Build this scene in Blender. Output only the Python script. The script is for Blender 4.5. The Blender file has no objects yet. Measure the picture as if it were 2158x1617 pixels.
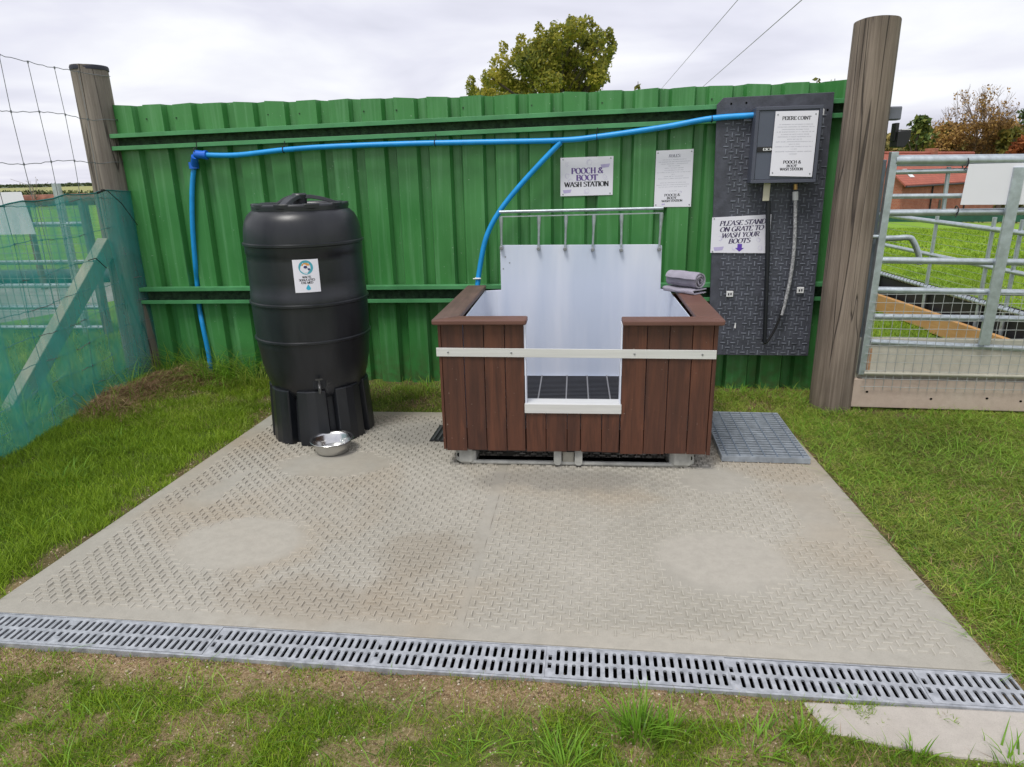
import bpy, math, random
import numpy as np
from mathutils import Vector, Matrix
random.seed(7); RNG = np.random.default_rng(11)
S = bpy.context.scene
COL = S.collection
# ---------------------------------------------------------------- camera
FPX, PITCH, ROLL, EYE = 1430.0, math.radians(17.2), math.radians(1.25), 1.4
Fv = np.array([0, math.cos(PITCH), -math.sin(PITCH)])
R0 = np.array([1., 0, 0]); U0 = np.array([0, math.sin(PITCH), math.cos(PITCH)])
Rv = math.cos(ROLL)*R0 - math.sin(ROLL)*U0
Uv = math.sin(ROLL)*R0 + math.cos(ROLL)*U0
CAM = np.array([0, 0, EYE])
cd = bpy.data.cameras.new("camera"); cam = bpy.data.objects.new("camera", cd); COL.objects.link(cam)
cd.sensor_width = 36; cd.sensor_fit = 'HORIZONTAL'; cd.lens = 36*FPX/2158
cd.clip_start = 0.05; cd.clip_end = 6000
cam.matrix_world = Matrix(((Rv[0], Uv[0], -Fv[0], 0), (Rv[1], Uv[1], -Fv[1], 0), (Rv[2], Uv[2], -Fv[2], EYE), (0, 0, 0, 1)))
S.camera = cam
S.view_settings.view_transform = 'Standard'; S.view_settings.look = 'None'
S.view_settings.exposure = 0.5; S.view_settings.gamma = 1
S.cycles.max_bounces = 6; S.cycles.transparent_max_bounces = 12
# ---------------------------------------------------------------- sky (overcast)
SUN_EL, SUN_AZ = math.radians(64), math.radians(215)   # azimuth clockwise from +Y (behind the camera, a little left)
w = bpy.data.worlds.new("World"); S.world = w; w.use_nodes = True
nt = w.node_tree; nt.nodes.clear(); L = nt.links
out = nt.nodes.new('ShaderNodeOutputWorld')
sky = nt.nodes.new('ShaderNodeTexSky'); sky.sky_type = 'NISHITA'; sky.sun_disc = False
sky.sun_elevation = SUN_EL; sky.sun_rotation = SUN_AZ
bg1 = nt.nodes.new('ShaderNodeBackground'); bg1.inputs[1].default_value = 0.08; L.new(sky.outputs[0], bg1.inputs[0])
tc = nt.nodes.new('ShaderNodeTexCoord'); sep = nt.nodes.new('ShaderNodeSeparateXYZ'); L.new(tc.outputs['Generated'], sep.inputs[0])
def wmath(op, a, b=None, c=None):
    n = nt.nodes.new('ShaderNodeMath'); n.operation = op
    for i, v in enumerate((a, b, c)):
        if v is None: continue
        if isinstance(v, (int, float)): n.inputs[i].default_value = v
        else: L.new(v, n.inputs[i])
    return n.outputs[0]
zz = wmath('ADD', wmath('MAXIMUM', sep.outputs[2], 0.0), 0.16)
comb = nt.nodes.new('ShaderNodeCombineXYZ')
L.new(wmath('DIVIDE', sep.outputs[0], zz), comb.inputs[0]); L.new(wmath('DIVIDE', sep.outputs[1], zz), comb.inputs[1])
n1 = nt.nodes.new('ShaderNodeTexNoise'); n1.inputs['Scale'].default_value = 0.85; n1.inputs['Detail'].default_value = 6; n1.inputs['Roughness'].default_value = 0.48
n1.inputs['Distortion'].default_value = 0.35
L.new(comb.outputs[0], n1.inputs['Vector'])
cr = nt.nodes.new('ShaderNodeValToRGB'); e = cr.color_ramp.elements
e[0].position = 0.30; e[0].color = (0.47, 0.475, 0.55, 1)
e[1].position = 0.62; e[1].color = (0.74, 0.745, 0.77, 1)
k = e.new(0.46); k.color = (0.60, 0.60, 0.675, 1)
L.new(n1.outputs[0], cr.inputs[0])
bg2 = nt.nodes.new('ShaderNodeBackground'); bg2.inputs[1].default_value = 1.0; L.new(cr.outputs[0], bg2.inputs[0])
mx = nt.nodes.new('ShaderNodeMixShader'); mx.inputs[0].default_value = 0.93
L.new(bg1.outputs[0], mx.inputs[1]); L.new(bg2.outputs[0], mx.inputs[2]); L.new(mx.outputs[0], out.inputs[0])
# ---------------------------------------------------------------- sun behind cloud
sl = bpy.data.lights.new("sun", 'SUN'); sl.energy = 1.7; sl.angle = math.radians(18); sl.color = (1, 0.97, 0.92)
so = bpy.data.objects.new("sun", sl); COL.objects.link(so)
sd = Vector((math.sin(SUN_AZ)*math.cos(SUN_EL), math.cos(SUN_AZ)*math.cos(SUN_EL), math.sin(SUN_EL)))
so.rotation_euler = (-sd).to_track_quat('-Z', 'Y').to_euler()

# ================================================================ helpers
def ray(x, y): return Fv + (x-1079)/FPX*Rv - (y-808.5)/FPX*Uv
def gp(x, y, z=0.0):                       # photo measurement -> point on a level plane
    d = ray(x, y); return CAM + d*(z-EYE)/d[2]
class Frame:                               # a vertical working plane: local x along, local y into the scene, z up
    def __init__(s, A, B):
        s.A = np.array(A[:2], float); t = np.array(B[:2], float)-s.A; s.len = float(np.linalg.norm(t)); s.t = t/s.len
        s.n = np.array([-s.t[1], s.t[0]]); s.rz = math.atan2(s.t[1], s.t[0])
    def px(s, x, y, off=0.0):              # -> local (x, z) on the plane at local y = off
        o = s.A+s.n*off; d = ray(x, y); nn = s.n
        q = (nn@(o-CAM[:2]))/(nn@d[:2]); P = CAM+q*d
        return float((P[:2]-s.A)@s.t), float(P[2])
    def w(s, x, y=0.0, z=0.0): p = s.A+s.t*x+s.n*y; return (float(p[0]), float(p[1]), z)
    def loc(s, P): d = np.array(P[:2])-s.A; return float(d@s.t), float(d@s.n)
class MB:
    def __init__(s): s.v = []; s.f = []; s.n = 0
    def add(s, v, f):
        o = s.n; s.v.extend([tuple(map(float, p)) for p in v]); s.f.extend([tuple(i+o for i in q) for q in f]); s.n += len(v); return s
    def box(s, x0, x1, y0, y1, z0, z1):
        return s.add([(x0,y0,z0),(x1,y0,z0),(x1,y1,z0),(x0,y1,z0),(x0,y0,z1),(x1,y0,z1),(x1,y1,z1),(x0,y1,z1)],
              [(3,2,1,0),(4,5,6,7),(0,1,5,4),(1,2,6,5),(2,3,7,6),(3,0,4,7)])
    def beam(s, p, q, wd, th, up=(0,0,1)):    # box from p to q, wd across, th along 'up'
        p = Vector(p); q = Vector(q); d = (q-p).normalized(); u = Vector(up); a = d.cross(u).normalized()*wd/2; u = a.cross(d).normalized()*th/2
        vs = [p-a-u, p+a-u, p+a+u, p-a+u, q-a-u, q+a-u, q+a+u, q-a+u]
        return s.add(vs, [(0,1,2,3),(7,6,5,4),(0,4,5,1),(1,5,6,2),(2,6,7,3),(3,7,4,0)])
    def tube(s, pts, r, seg=10, cap=True):
        pts = [Vector(p) for p in pts]; n = len(pts); rs = r if hasattr(r, '__len__') else [r]*n
        t = [(pts[min(i+1,n-1)]-pts[max(i-1,0)]).normalized() for i in range(n)]
        a = t[0].orthogonal().normalized(); V = []; Fc = []
        for i in range(n):
            a = (a-t[i]*a.dot(t[i])).normalized(); b = t[i].cross(a)
            for k in range(seg):
                an = 2*math.pi*k/seg; V.append(pts[i]+(a*math.cos(an)+b*math.sin(an))*rs[i])
        for i in range(n-1):
            for k in range(seg):
                k2 = (k+1)%seg; Fc.append((i*seg+k, i*seg+k2, (i+1)*seg+k2, (i+1)*seg+k))
        if cap: Fc.append(tuple(range(seg))[::-1]); Fc.append(tuple((n-1)*seg+k for k in range(seg)))
        return s.add(V, Fc)
    def lathe(s, prof, seg=48, c=(0,0,0)):
        V = []; Fc = []; n = len(prof)
        for r, z in prof:
            for k in range(seg):
                a = 2*math.pi*k/seg; V.append((c[0]+r*math.cos(a), c[1]+r*math.sin(a), c[2]+z))
        for i in range(n-1):
            for k in range(seg):
                k2 = (k+1)%seg; Fc.append((i*seg+k, i*seg+k2, (i+1)*seg+k2, (i+1)*seg+k))
        return s.add(V, Fc)
    def prism(s, poly, a0, a1, axis='y'):      # polygon in xz extruded along y (or in xy along z)
        n = len(poly)
        if axis == 'y': V = [(x,a0,z) for x,z in poly]+[(x,a1,z) for x,z in poly]
        elif axis == 'x': V = [(a0,x,z) for x,z in poly]+[(a1,x,z) for x,z in poly]
        else: V = [(x,y,a0) for x,y in poly]+[(x,y,a1) for x,y in poly]
        Fc = [tuple(range(n)), tuple(range(2*n-1, n-1, -1))]+[(i, i+n, (i+1)%n+n, (i+1)%n) for i in range(n)]
        return s.add(V, Fc)
    def disc(s, cx, cz, y, rx, rz=None, seg=20, a0=0, a1=2*math.pi):
        rz = rz or rx
        V = [(cx+rx*math.cos(a0+(a1-a0)*k/seg), y, cz+rz*math.sin(a0+(a1-a0)*k/seg)) for k in range(seg+(a1-a0 < 6.28))]
        return s.add(V, [tuple(range(len(V)))])
def mesh_np(name, V, Fq, mat, smooth=False):
    me = bpy.data.meshes.new(name); V = np.asarray(V, np.float32); Fq = np.asarray(Fq, np.int32); n, k = Fq.shape
    me.vertices.add(len(V)); me.vertices.foreach_set('co', V.ravel())
    me.loops.add(n*k); me.loops.foreach_set('vertex_index', Fq.ravel())
    me.polygons.add(n); me.polygons.foreach_set('loop_start', np.arange(n, dtype=np.int32)*k)
    try: me.polygons.foreach_set('loop_total', np.full(n, k, dtype=np.int32))
    except Exception: pass
    if smooth: me.polygons.foreach_set('use_smooth', np.ones(n, dtype=bool))
    me.update(calc_edges=True); me.materials.append(mat); return me
def obj(name, mb, mat, parent=None, smooth=False, bevel=0.0, label=None, loc=None, fix=True, bseg=2):
    me = bpy.data.meshes.new(name); me.from_pydata(mb.v, [], mb.f); me.materials.append(mat)
    if fix:
        import bmesh
        bm = bmesh.new(); bm.from_mesh(me); bmesh.ops.recalc_face_normals(bm, faces=bm.faces); bm.to_mesh(me); bm.free()
    o = bpy.data.objects.new(name, me); COL.objects.link(o)
    if parent: o.parent = parent
    if loc: o.location = loc
    if smooth:
        for p in me.polygons: p.use_smooth = True
        try: me.set_sharp_from_angle(angle=math.radians(38))
        except Exception: pass
    if bevel:
        b = o.modifiers.new('bevel', 'BEVEL'); b.width = bevel; b.segments = bseg; b.limit_method = 'ANGLE'; b.angle_limit = math.radians(40)
    if label: o['label'] = label
    return o
def tag(o, label=None, cat=None, group=None, kind=None):
    if label: o['label'] = label
    if cat: o['category'] = cat
    if group: o['group'] = group
    if kind: o['kind'] = kind
    return o
def thing(name, label, cat, loc=(0,0,0), rz=0, group=None):
    o = bpy.data.objects.new(name, None); COL.objects.link(o); o.empty_display_size = 0.1
    o.location = loc; o.rotation_euler = (0, 0, rz); return tag(o, label, cat, group)
def copy_tree(o, parent=None):
    c = o.copy(); COL.objects.link(c); c.parent = parent
    for ch in [x for x in bpy.data.objects if x.parent == o]: copy_tree(ch, c)
    return c
def lerp(a, b, t): return a+(b-a)*t
def smooth_pts(pts, n=8):                  # Catmull-Rom
    P = [np.array(p, float) for p in pts]; P = [2*P[0]-P[1]]+P+[2*P[-1]-P[-2]]; o = []
    for i in range(1, len(P)-2):
        for k in range(n):
            t = k/n; o.append(tuple(0.5*((2*P[i])+(-P[i-1]+P[i+1])*t+(2*P[i-1]-5*P[i]+4*P[i+1]-P[i+2])*t*t+(-P[i-1]+3*P[i]-3*P[i+1]+P[i+2])*t**3)))
    o.append(tuple(P[-2])); return o
# ================================================================ materials
def node_mat(name):
    m = bpy.data.materials.new(name); m.use_nodes = True; n = m.node_tree; b = n.nodes['Principled BSDF']; return m, n, b
def N(n, typ, **kw):
    x = n.nodes.new(typ)
    for k_, v in kw.items():
        if k_.startswith('i_'):
            key = k_[2:].replace('_', ' '); x.inputs[key].default_value = v
        else: setattr(x, k_, v)
    return x
def mixc(n, f, a, b, mode='MIX'):
    x = n.nodes.new('ShaderNodeMix'); x.data_type = 'RGBA'; x.blend_type = mode
    for i, v in ((0, f), (6, a), (7, b)):
        if isinstance(v, (int, float)): x.inputs[i].default_value = v
        elif isinstance(v, (tuple, list)): x.inputs[i].default_value = (*v[:3], 1)
        else: n.links.new(v, x.inputs[i])
    return x.outputs[2]
def ramp(n, src, stops):
    r = n.nodes.new('ShaderNodeValToRGB'); el = r.color_ramp.elements
    while len(el) < len(stops): el.new(0.5)
    for e_, (p, c) in zip(el, stops):
        e_.position = p; e_.color = (*(c if isinstance(c, (tuple, list)) else (c, c, c)), 1)
    n.links.new(src, r.inputs[0]); return r.outputs[0]
def coords(n, scale=(1,1,1), kind='Object'):
    t = n.nodes.new('ShaderNodeTexCoord'); m = n.nodes.new('ShaderNodeMapping'); m.inputs['Scale'].default_value = scale
    n.links.new(t.outputs[kind], m.inputs['Vector']); return m.outputs[0]
def noise(n, vec, scale, detail=4, rough=0.55, dist=0.0):
    x = N(n, 'ShaderNodeTexNoise'); x.inputs['Scale'].default_value = scale; x.inputs['Detail'].default_value = detail
    x.inputs['Roughness'].default_value = rough; x.inputs['Distortion'].default_value = dist
    n.links.new(vec, x.inputs['Vector']); return x.outputs[0]
def bump(n, b, src, strength, dist=0.01):
    x = N(n, 'ShaderNodeBump'); x.inputs['Strength'].default_value = strength; x.inputs['Distance'].default_value = dist
    n.links.new(src, x.inputs['Height']); n.links.new(x.outputs[0], b.inputs['Normal'])
def mat(name, c, rough=0.6, metal=0.0, var=0.15, scale=6, c2=None, bmp=0.0, bscale=40, stretch=(1,1,1), spec=0.5, rvar=0.1):
    m, n, b = node_mat(name); v = coords(n, stretch)
    f = noise(n, v, scale, 6, 0.6)
    f2 = ramp(n, f, [(0.32, 0.0), (0.68, 1.0)])
    dark = tuple(x*(1-var) for x in c); lite = tuple(min(1, x*(1+var)) for x in c)
    col = mixc(n, f2, dark, c2 if c2 else lite)
    n.links.new(col, b.inputs['Base Color']); b.inputs['Metallic'].default_value = metal
    if rvar:
        mr = N(n, 'ShaderNodeMapRange'); mr.inputs[3].default_value = max(0.02, rough-rvar); mr.inputs[4].default_value = min(1, rough+rvar)
        n.links.new(f, mr.inputs[0]); n.links.new(mr.outputs[0], b.inputs['Roughness'])
    else: b.inputs['Roughness'].default_value = rough
    b.inputs['Specular IOR Level'].default_value = spec
    if bmp: bump(n, b, noise(n, v, bscale, 5, 0.6), bmp, 0.004)
    return m
def wood(name, c, c2, grain=(60,60,1.3), rough=0.75, crack=True, bmp=0.6, lum=0.5):
    m, n, b = node_mat(name); v = coords(n, grain)
    g = noise(n, v, 1.0, 7, 0.65, 0.6); col = mixc(n, ramp(n, g, [(0.3, 0.0), (0.7, 1.0)]), c, c2)
    big = noise(n, coords(n, (3,3,1.2)), 1.3, 4); col = mixc(n, ramp(n, big, [(0.35, 0.0), (0.7, 0.55)]), col, tuple(x*lum for x in c))
    if crack:
        v2 = coords(n, (grain[0]*0.22, grain[1]*0.22, grain[2]*0.42)); cg = noise(n, v2, 1.0, 2, 0.45, 0.6)
        ck = ramp(n, cg, [(0.484, 0.0), (0.498, 1.0), (0.514, 0.0)]); col = mixc(n, ck, col, (0.035, 0.026, 0.022))
        mm = N(n, 'ShaderNodeMath', operation='SUBTRACT'); n.links.new(g, mm.inputs[0]); n.links.new(ck, mm.inputs[1]); bump(n, b, mm.outputs[0], bmp, 0.006)
    else: bump(n, b, g, bmp, 0.003)
    n.links.new(col, b.inputs['Base Color']); b.inputs['Roughness'].default_value = rough; return m
def green_paint():
    m, n, b = node_mat('green painted steel'); v = coords(n)
    f = noise(n, coords(n, (1.6,1.6,0.7)), 2.0, 5, 0.6)
    col = mixc(n, ramp(n, f, [(0.3, 0.0), (0.7, 1.0)]), (0.040, 0.185, 0.045), (0.068, 0.26, 0.072))
    st = noise(n, coords(n, (26,26,0.9)), 1.0, 5, 0.6)          # chalky run marks, strengthened as painted-in highlights
    col = mixc(n, ramp(n, st, [(0.50, 0.0), (0.72, 0.55)]), col, (0.15, 0.36, 0.165))
    sc = noise(n, v, 70, 2, 0.5); col = mixc(n, ramp(n, sc, [(0.735, 0.0), (0.75, 0.85)]), col, (0.30, 0.42, 0.30))
    sp = N(n, 'ShaderNodeSeparateXYZ'); n.links.new(v, sp.inputs[0])       # splashed mud near the ground
    mz = N(n, 'ShaderNodeMapRange'); mz.inputs[1].default_value = 0.28; mz.inputs[2].default_value = 0.02; mz.inputs[3].default_value = 0; mz.inputs[4].default_value = 0.65
    n.links.new(sp.outputs[2], mz.inputs[0]); mm = N(n, 'ShaderNodeMath', operation='MULTIPLY'); n.links.new(mz.outputs[0], mm.inputs[0])
    n.links.new(ramp(n, noise(n, v, 18, 5), [(0.4, 0.0), (0.6, 1.0)]), mm.inputs[1]); col = mixc(n, mm.outputs[0], col, (0.07, 0.09, 0.035))
    n.links.new(col, b.inputs['Base Color'])
    mr = N(n, 'ShaderNodeMapRange'); mr.inputs[3].default_value = 0.22; mr.inputs[4].default_value = 0.42; n.links.new(f, mr.inputs[0]); n.links.new(mr.outputs[0], b.inputs['Roughness'])
    bump(n, b, noise(n, coords(n, (3,3,1.5)), 3, 3), 0.25, 0.01); return m
def concrete(name, a, bcol, stain, bmpv=0.35, spots=()):
    m, n, b = node_mat(name); v = coords(n)
    f = noise(n, v, 1.3, 6, 0.6); col = mixc(n, ramp(n, f, [(0.35, 0.0), (0.65, 1.0)]), a, bcol)
    s = noise(n, v, 1.0, 3, 0.5, 0.4); col = mixc(n, ramp(n, s, [(0.50, 0.0), (0.68, 0.75)]), col, stain)
    for (sx, sy, rx, ry, ang, sc_, amt) in spots:      # worn / silted areas of the slab with their own outline
        mp = N(n, 'ShaderNodeMapping', vector_type='TEXTURE'); mp.inputs['Location'].default_value = (sx, sy, 0); mp.inputs['Rotation'].default_value = (0, 0, ang); mp.inputs['Scale'].default_value = (rx, ry, 1000)
        n.links.new(v, mp.inputs['Vector']); ln = N(n, 'ShaderNodeVectorMath', operation='LENGTH'); n.links.new(mp.outputs[0], ln.inputs[0])
        ad = N(n, 'ShaderNodeMath', operation='MULTIPLY_ADD'); n.links.new(noise(n, v, 6, 4), ad.inputs[0]); ad.inputs[1].default_value = 0.8 if amt < 0.8 else 0.45; n.links.new(ln.outputs['Value'], ad.inputs[2])
        col = mixc(n, ramp(n, ad.outputs[0], [(0.62 if len(spots) < 99 else 0, amt), (1.0, 0.0)] if amt < 0 else [(0.8 if amt >= 0.8 else 0.7, amt), (0.93 if amt >= 0.8 else 1.0, 0.0)]), col, sc_)
    gr = noise(n, v, 260, 3, 0.7); col = mixc(n, ramp(n, gr, [(0.25, 0.35), (0.5, 0.0)]), col, tuple(x*0.45 for x in a))
    gr2 = noise(n, v, 24, 5, 0.7); col = mixc(n, ramp(n, gr2, [(0.35, 0.22), (0.6, 0.0)]), col, tuple(x*0.6 for x in a))
    n.links.new(col, b.inputs['Base Color']); b.inputs['Roughness'].default_value = 0.86
    ad = N(n, 'ShaderNodeMath', operation='ADD'); n.links.new(gr, ad.inputs[0]); n.links.new(gr2, ad.inputs[1]); bump(n, b, ad.outputs[0], bmpv, 0.004); return m
def foliage(name, stops, rough=0.6, trans=0.25, nscale=0.6):
    m, n, b = node_mat(name)
    g = N(n, 'ShaderNodeNewGeometry')
    big = noise(n, coords(n), nscale, 3)
    mm = N(n, 'ShaderNodeMath', operation='MULTIPLY_ADD'); n.links.new(g.outputs['Random Per Island'], mm.inputs[0]); mm.inputs[1].default_value = 0.55
    m2 = N(n, 'ShaderNodeMath', operation='MULTIPLY_ADD'); n.links.new(big, m2.inputs[0]); m2.inputs[1].default_value = 1.3; m2.inputs[2].default_value = -0.42
    n.links.new(m2.outputs[0], mm.inputs[2]); col = ramp(n, mm.outputs[0], stops)
    n.links.new(col, b.inputs['Base Color']); b.inputs['Roughness'].default_value = rough; b.inputs['Specular IOR Level'].default_value = 0.25
    tr = N(n, 'ShaderNodeBsdfTranslucent'); n.links.new(col, tr.inputs[0]); mxs = N(n, 'ShaderNodeMixShader'); mxs.inputs[0].default_value = trans
    o = n.nodes['Material Output']; n.links.new(b.outputs[0], mxs.inputs[1]); n.links.new(tr.outputs[0], mxs.inputs[2]); n.links.new(mxs.outputs[0], o.inputs[0]); return m
GREEN = green_paint()
RAILG = mat('green channel paint', (0.075, 0.27, 0.105), 0.4, var=0.2, scale=5, bmp=0.2, bscale=15)
DARKGRN = mat('mottled dark green', (0.018, 0.048, 0.022), 0.9, var=0.5, scale=30, bmp=0.9, bscale=120, c2=(0.05, 0.10, 0.05))  # mottled dark green for rail webs, dirt crumbs and screws
POSTW = wood('weathered round timber', (0.12, 0.09, 0.068), (0.34, 0.275, 0.22), (60,60,1.3), 0.8, True, 1.0, 0.4)
POSTL = wood('weathered grey timber', (0.15, 0.125, 0.105), (0.34, 0.295, 0.255), (60,60,1.3), 0.8, True, 1.0, 0.4)
TAR = mat('tarred post top', (0.015, 0.017, 0.03), 0.6, var=0.3)
PLASTIC = mat('black moulded plastic', (0.011, 0.013, 0.018), 0.36, var=0.3, scale=2.2, stretch=(3,3,0.8), c2=(0.022, 0.024, 0.028), bmp=0.06, bscale=500, rvar=0.07)
PLASTICR = mat('black moulded plastic dark', (0.010, 0.012, 0.016), 0.5, var=0.2, scale=3, bmp=0.06, bscale=500)
STEEL = mat('polished stainless steel', (0.62, 0.62, 0.61), 0.22, 1.0, var=0.06, scale=8, rvar=0.06)
GALV = mat('galvanised steel', (0.47, 0.52, 0.55), 0.42, 0.75, var=0.16, scale=26, bmp=0.12, bscale=120)
GALVD = mat('galvanised drain steel', (0.36, 0.38, 0.41), 0.5, 0.35, var=0.25, scale=30, bmp=0.2, bscale=200, c2=(0.50, 0.52, 0.55))
GALVB = mat('galvanised walkway steel', (0.34, 0.38, 0.42), 0.5, 0.45, var=0.2, scale=22)
WIRE = mat('dull fencing wire', (0.20, 0.21, 0.22), 0.6, 0.4)
WIREP = mat('pale weld mesh wire', (0.36, 0.38, 0.36), 0.6, 0.3)
ALU = mat('brushed aluminium', (0.74, 0.74, 0.72), 0.42, 0.35, var=0.06, scale=3, stretch=(1,30,30), rvar=0.06)
ALUD = mat('dull bolt steel', (0.35, 0.36, 0.38), 0.4, 0.8)
BLUEP = mat('blue water pipe', (0.012, 0.30, 0.72), 0.38, var=0.12, scale=10)
BLUEF = mat('dark blue pipe fitting', (0.01, 0.13, 0.62), 0.35, var=0.1)
BLACK = mat('black rubber', (0.012, 0.012, 0.014), 0.5)
VOID = mat('black hollow shade', (0.004, 0.004, 0.004), 0.95, spec=0.0)  # flat black painting the darkness inside drain, holes and tub underside
BOARD = mat('dark recycled rubber board', (0.060, 0.064, 0.082), 0.62, var=0.3, scale=14, bmp=0.4, bscale=60, c2=(0.085, 0.09, 0.115))
BOARDR = mat('lighter raised bars', (0.16, 0.175, 0.21), 0.5, var=0.45, scale=22)  # bars paler than the board behind them
BOXM = mat('slate grey box enamel', (0.075, 0.082, 0.112), 0.5, var=0.08, scale=4)
PAPER = mat('white sign board', (0.80, 0.79, 0.86), 0.45, var=0.02, scale=2)
PAPERB = mat('blank white sign board', (0.76, 0.76, 0.80), 0.5, var=0.03, scale=2)
INK = mat('black ink', (0.012, 0.012, 0.018), 0.6)
INKG = mat('grey small print', (0.22, 0.22, 0.28), 0.6)
PURP = mat('purple ink', (0.15, 0.085, 0.30), 0.6)
LAV = mat('pale lilac print', (0.50, 0.44, 0.68), 0.6)
BRASS = mat('brass connector', (0.55, 0.33, 0.14), 0.35, 0.9)
CREAM = mat('cream plastic tab', (0.50, 0.47, 0.36), 0.6)
WHITEP = mat('white plastic', (0.72, 0.72, 0.72), 0.4)
NEW_ORANGE = wood('fresh orange softwood', (0.50, 0.26, 0.09), (0.62, 0.36, 0.14), (3, 30, 30), 0.7, False, 0.3, 0.85)
BRACE = wood('pale green treated timber', (0.33, 0.32, 0.24), (0.45, 0.43, 0.33), (30, 30, 3), 0.8, False, 0.4, 0.8)
BARK = wood('tree bark', (0.07, 0.055, 0.04), (0.13, 0.10, 0.075), (8,8,2))
TOWEL = mat('lilac grey towelling', (0.33, 0.31, 0.37), 0.95, var=0.12, scale=20, bmp=1.0, bscale=350, rvar=0.02)
REDP = mat('red marker plastic', (0.50, 0.02, 0.025), 0.5)
RUST = mat('rusty steel tube', (0.20, 0.075, 0.045), 0.8, 0.2, var=0.35, scale=12, c2=(0.30, 0.13, 0.08))
DEVICE = mat('lamp housing grey', (0.14, 0.15, 0.18), 0.5)
SPOTS = ((-1.11,2.45,0.40,0.30,-0.15,(0.395,0.37,0.318),0.85), (0.78,2.235,0.37,0.31,0,(0.395,0.37,0.318),0.8), (-0.92,3.17,0.36,0.2,0,(0.37,0.345,0.29),0.6),
         (-0.72,2.02,0.75,0.30,-0.2,(0.29,0.24,0.175),0.45), (-0.35,2.3,0.4,0.35,0.3,(0.26,0.215,0.155),0.4), (0.25,2.95,0.9,0.26,-0.1,(0.185,0.178,0.16),0.5), (-0.45,3.6,0.6,0.45,0,(0.20,0.195,0.178),0.5), (0.5,1.75,0.8,0.2,-0.1,(0.42,0.39,0.33),0.5))
CONC = concrete('textured slab concrete', (0.315, 0.297, 0.252), (0.385, 0.364, 0.315), (0.315, 0.258, 0.182), 0.35, SPOTS)
CONCB = concrete('lightened raised concrete', (0.41, 0.388, 0.33), (0.47, 0.445, 0.385), (0.39, 0.32, 0.23), 0.35, SPOTS)  # bars coloured lighter, painting in the light on the relief
CONCP = concrete('pale pinkish concrete', (0.40, 0.365, 0.32), (0.47, 0.435, 0.39), (0.40, 0.35, 0.29))
GBOARD = concrete('old gravel board', (0.40, 0.385, 0.31), (0.50, 0.48, 0.40), (0.34, 0.35, 0.25))
GBOARDR = concrete('reddish stained board', (0.47, 0.36, 0.29), (0.52, 0.44, 0.36), (0.42, 0.38, 0.30))
def plank_mat():
    m, n, b = node_mat('dark brown stained boards'); g = N(n, 'ShaderNodeNewGeometry')
    r = g.outputs['Random Per Island']; v = coords(n, (34,34,2.6))
    gr = noise(n, v, 1.0, 6, 0.65, 0.5)
    col = mixc(n, ramp(n, gr, [(0.3, 0.0), (0.7, 1.0)]), (0.050, 0.018, 0.010), (0.165, 0.058, 0.028))
    col = mixc(n, ramp(n, r, [(0.0, 0.0), (1.0, 0.6)]), col, (0.035, 0.015, 0.011))
    wv = noise(n, coords(n, (16,16,2.0)), 1.0, 5, 0.7, 0.3); big = noise(n, coords(n, (2.2,2.2,2.2)), 1.3, 2)
    mm = N(n, 'ShaderNodeMath', operation='MULTIPLY'); n.links.new(ramp(n, wv, [(0.60, 0.0), (0.70, 0.8)]), mm.inputs[0]); n.links.new(ramp(n, big, [(0.48, 0.0), (0.60, 0.8)]), mm.inputs[1])
    col = mixc(n, mm.outputs[0], col, (0.17, 0.06, 0.03))
    sp = noise(n, coords(n), 55, 2, 0.5); col = mixc(n, ramp(n, sp, [(0.72, 0.0), (0.745, 0.6)]), col, (0.30, 0.24, 0.20))
    n.links.new(col, b.inputs['Base Color']); b.inputs['Roughness'].default_value = 0.55; bump(n, b, gr, 0.35, 0.002); return m
PLANK = plank_mat()
CAPW = wood('red brown stained capping', (0.12, 0.052, 0.038), (0.175, 0.085, 0.062), (3, 30, 30), 0.5, False, 0.25, 0.8)
def liner_mat():
    m, n, b = node_mat('translucent white tank plastic'); f = noise(n, coords(n, (5,1,0.6)), 1.2, 3)
    col = mixc(n, ramp(n, f, [(0.35, 0.0), (0.65, 1.0)]), (0.56, 0.62, 0.74), (0.70, 0.735, 0.82))
    n.links.new(col, b.inputs['Base Color']); b.inputs['Roughness'].default_value = 0.28
    bump(n, b, f, 0.3, 0.02); return m
LINER = liner_mat()
LINERW = mat('white tank plastic edge', (0.72, 0.75, 0.84), 0.4, var=0.04)
PALP = mat('worn grey white pallet plastic', (0.42, 0.42, 0.38), 0.6, var=0.3, scale=12, bmp=0.3, bscale=60)
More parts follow.
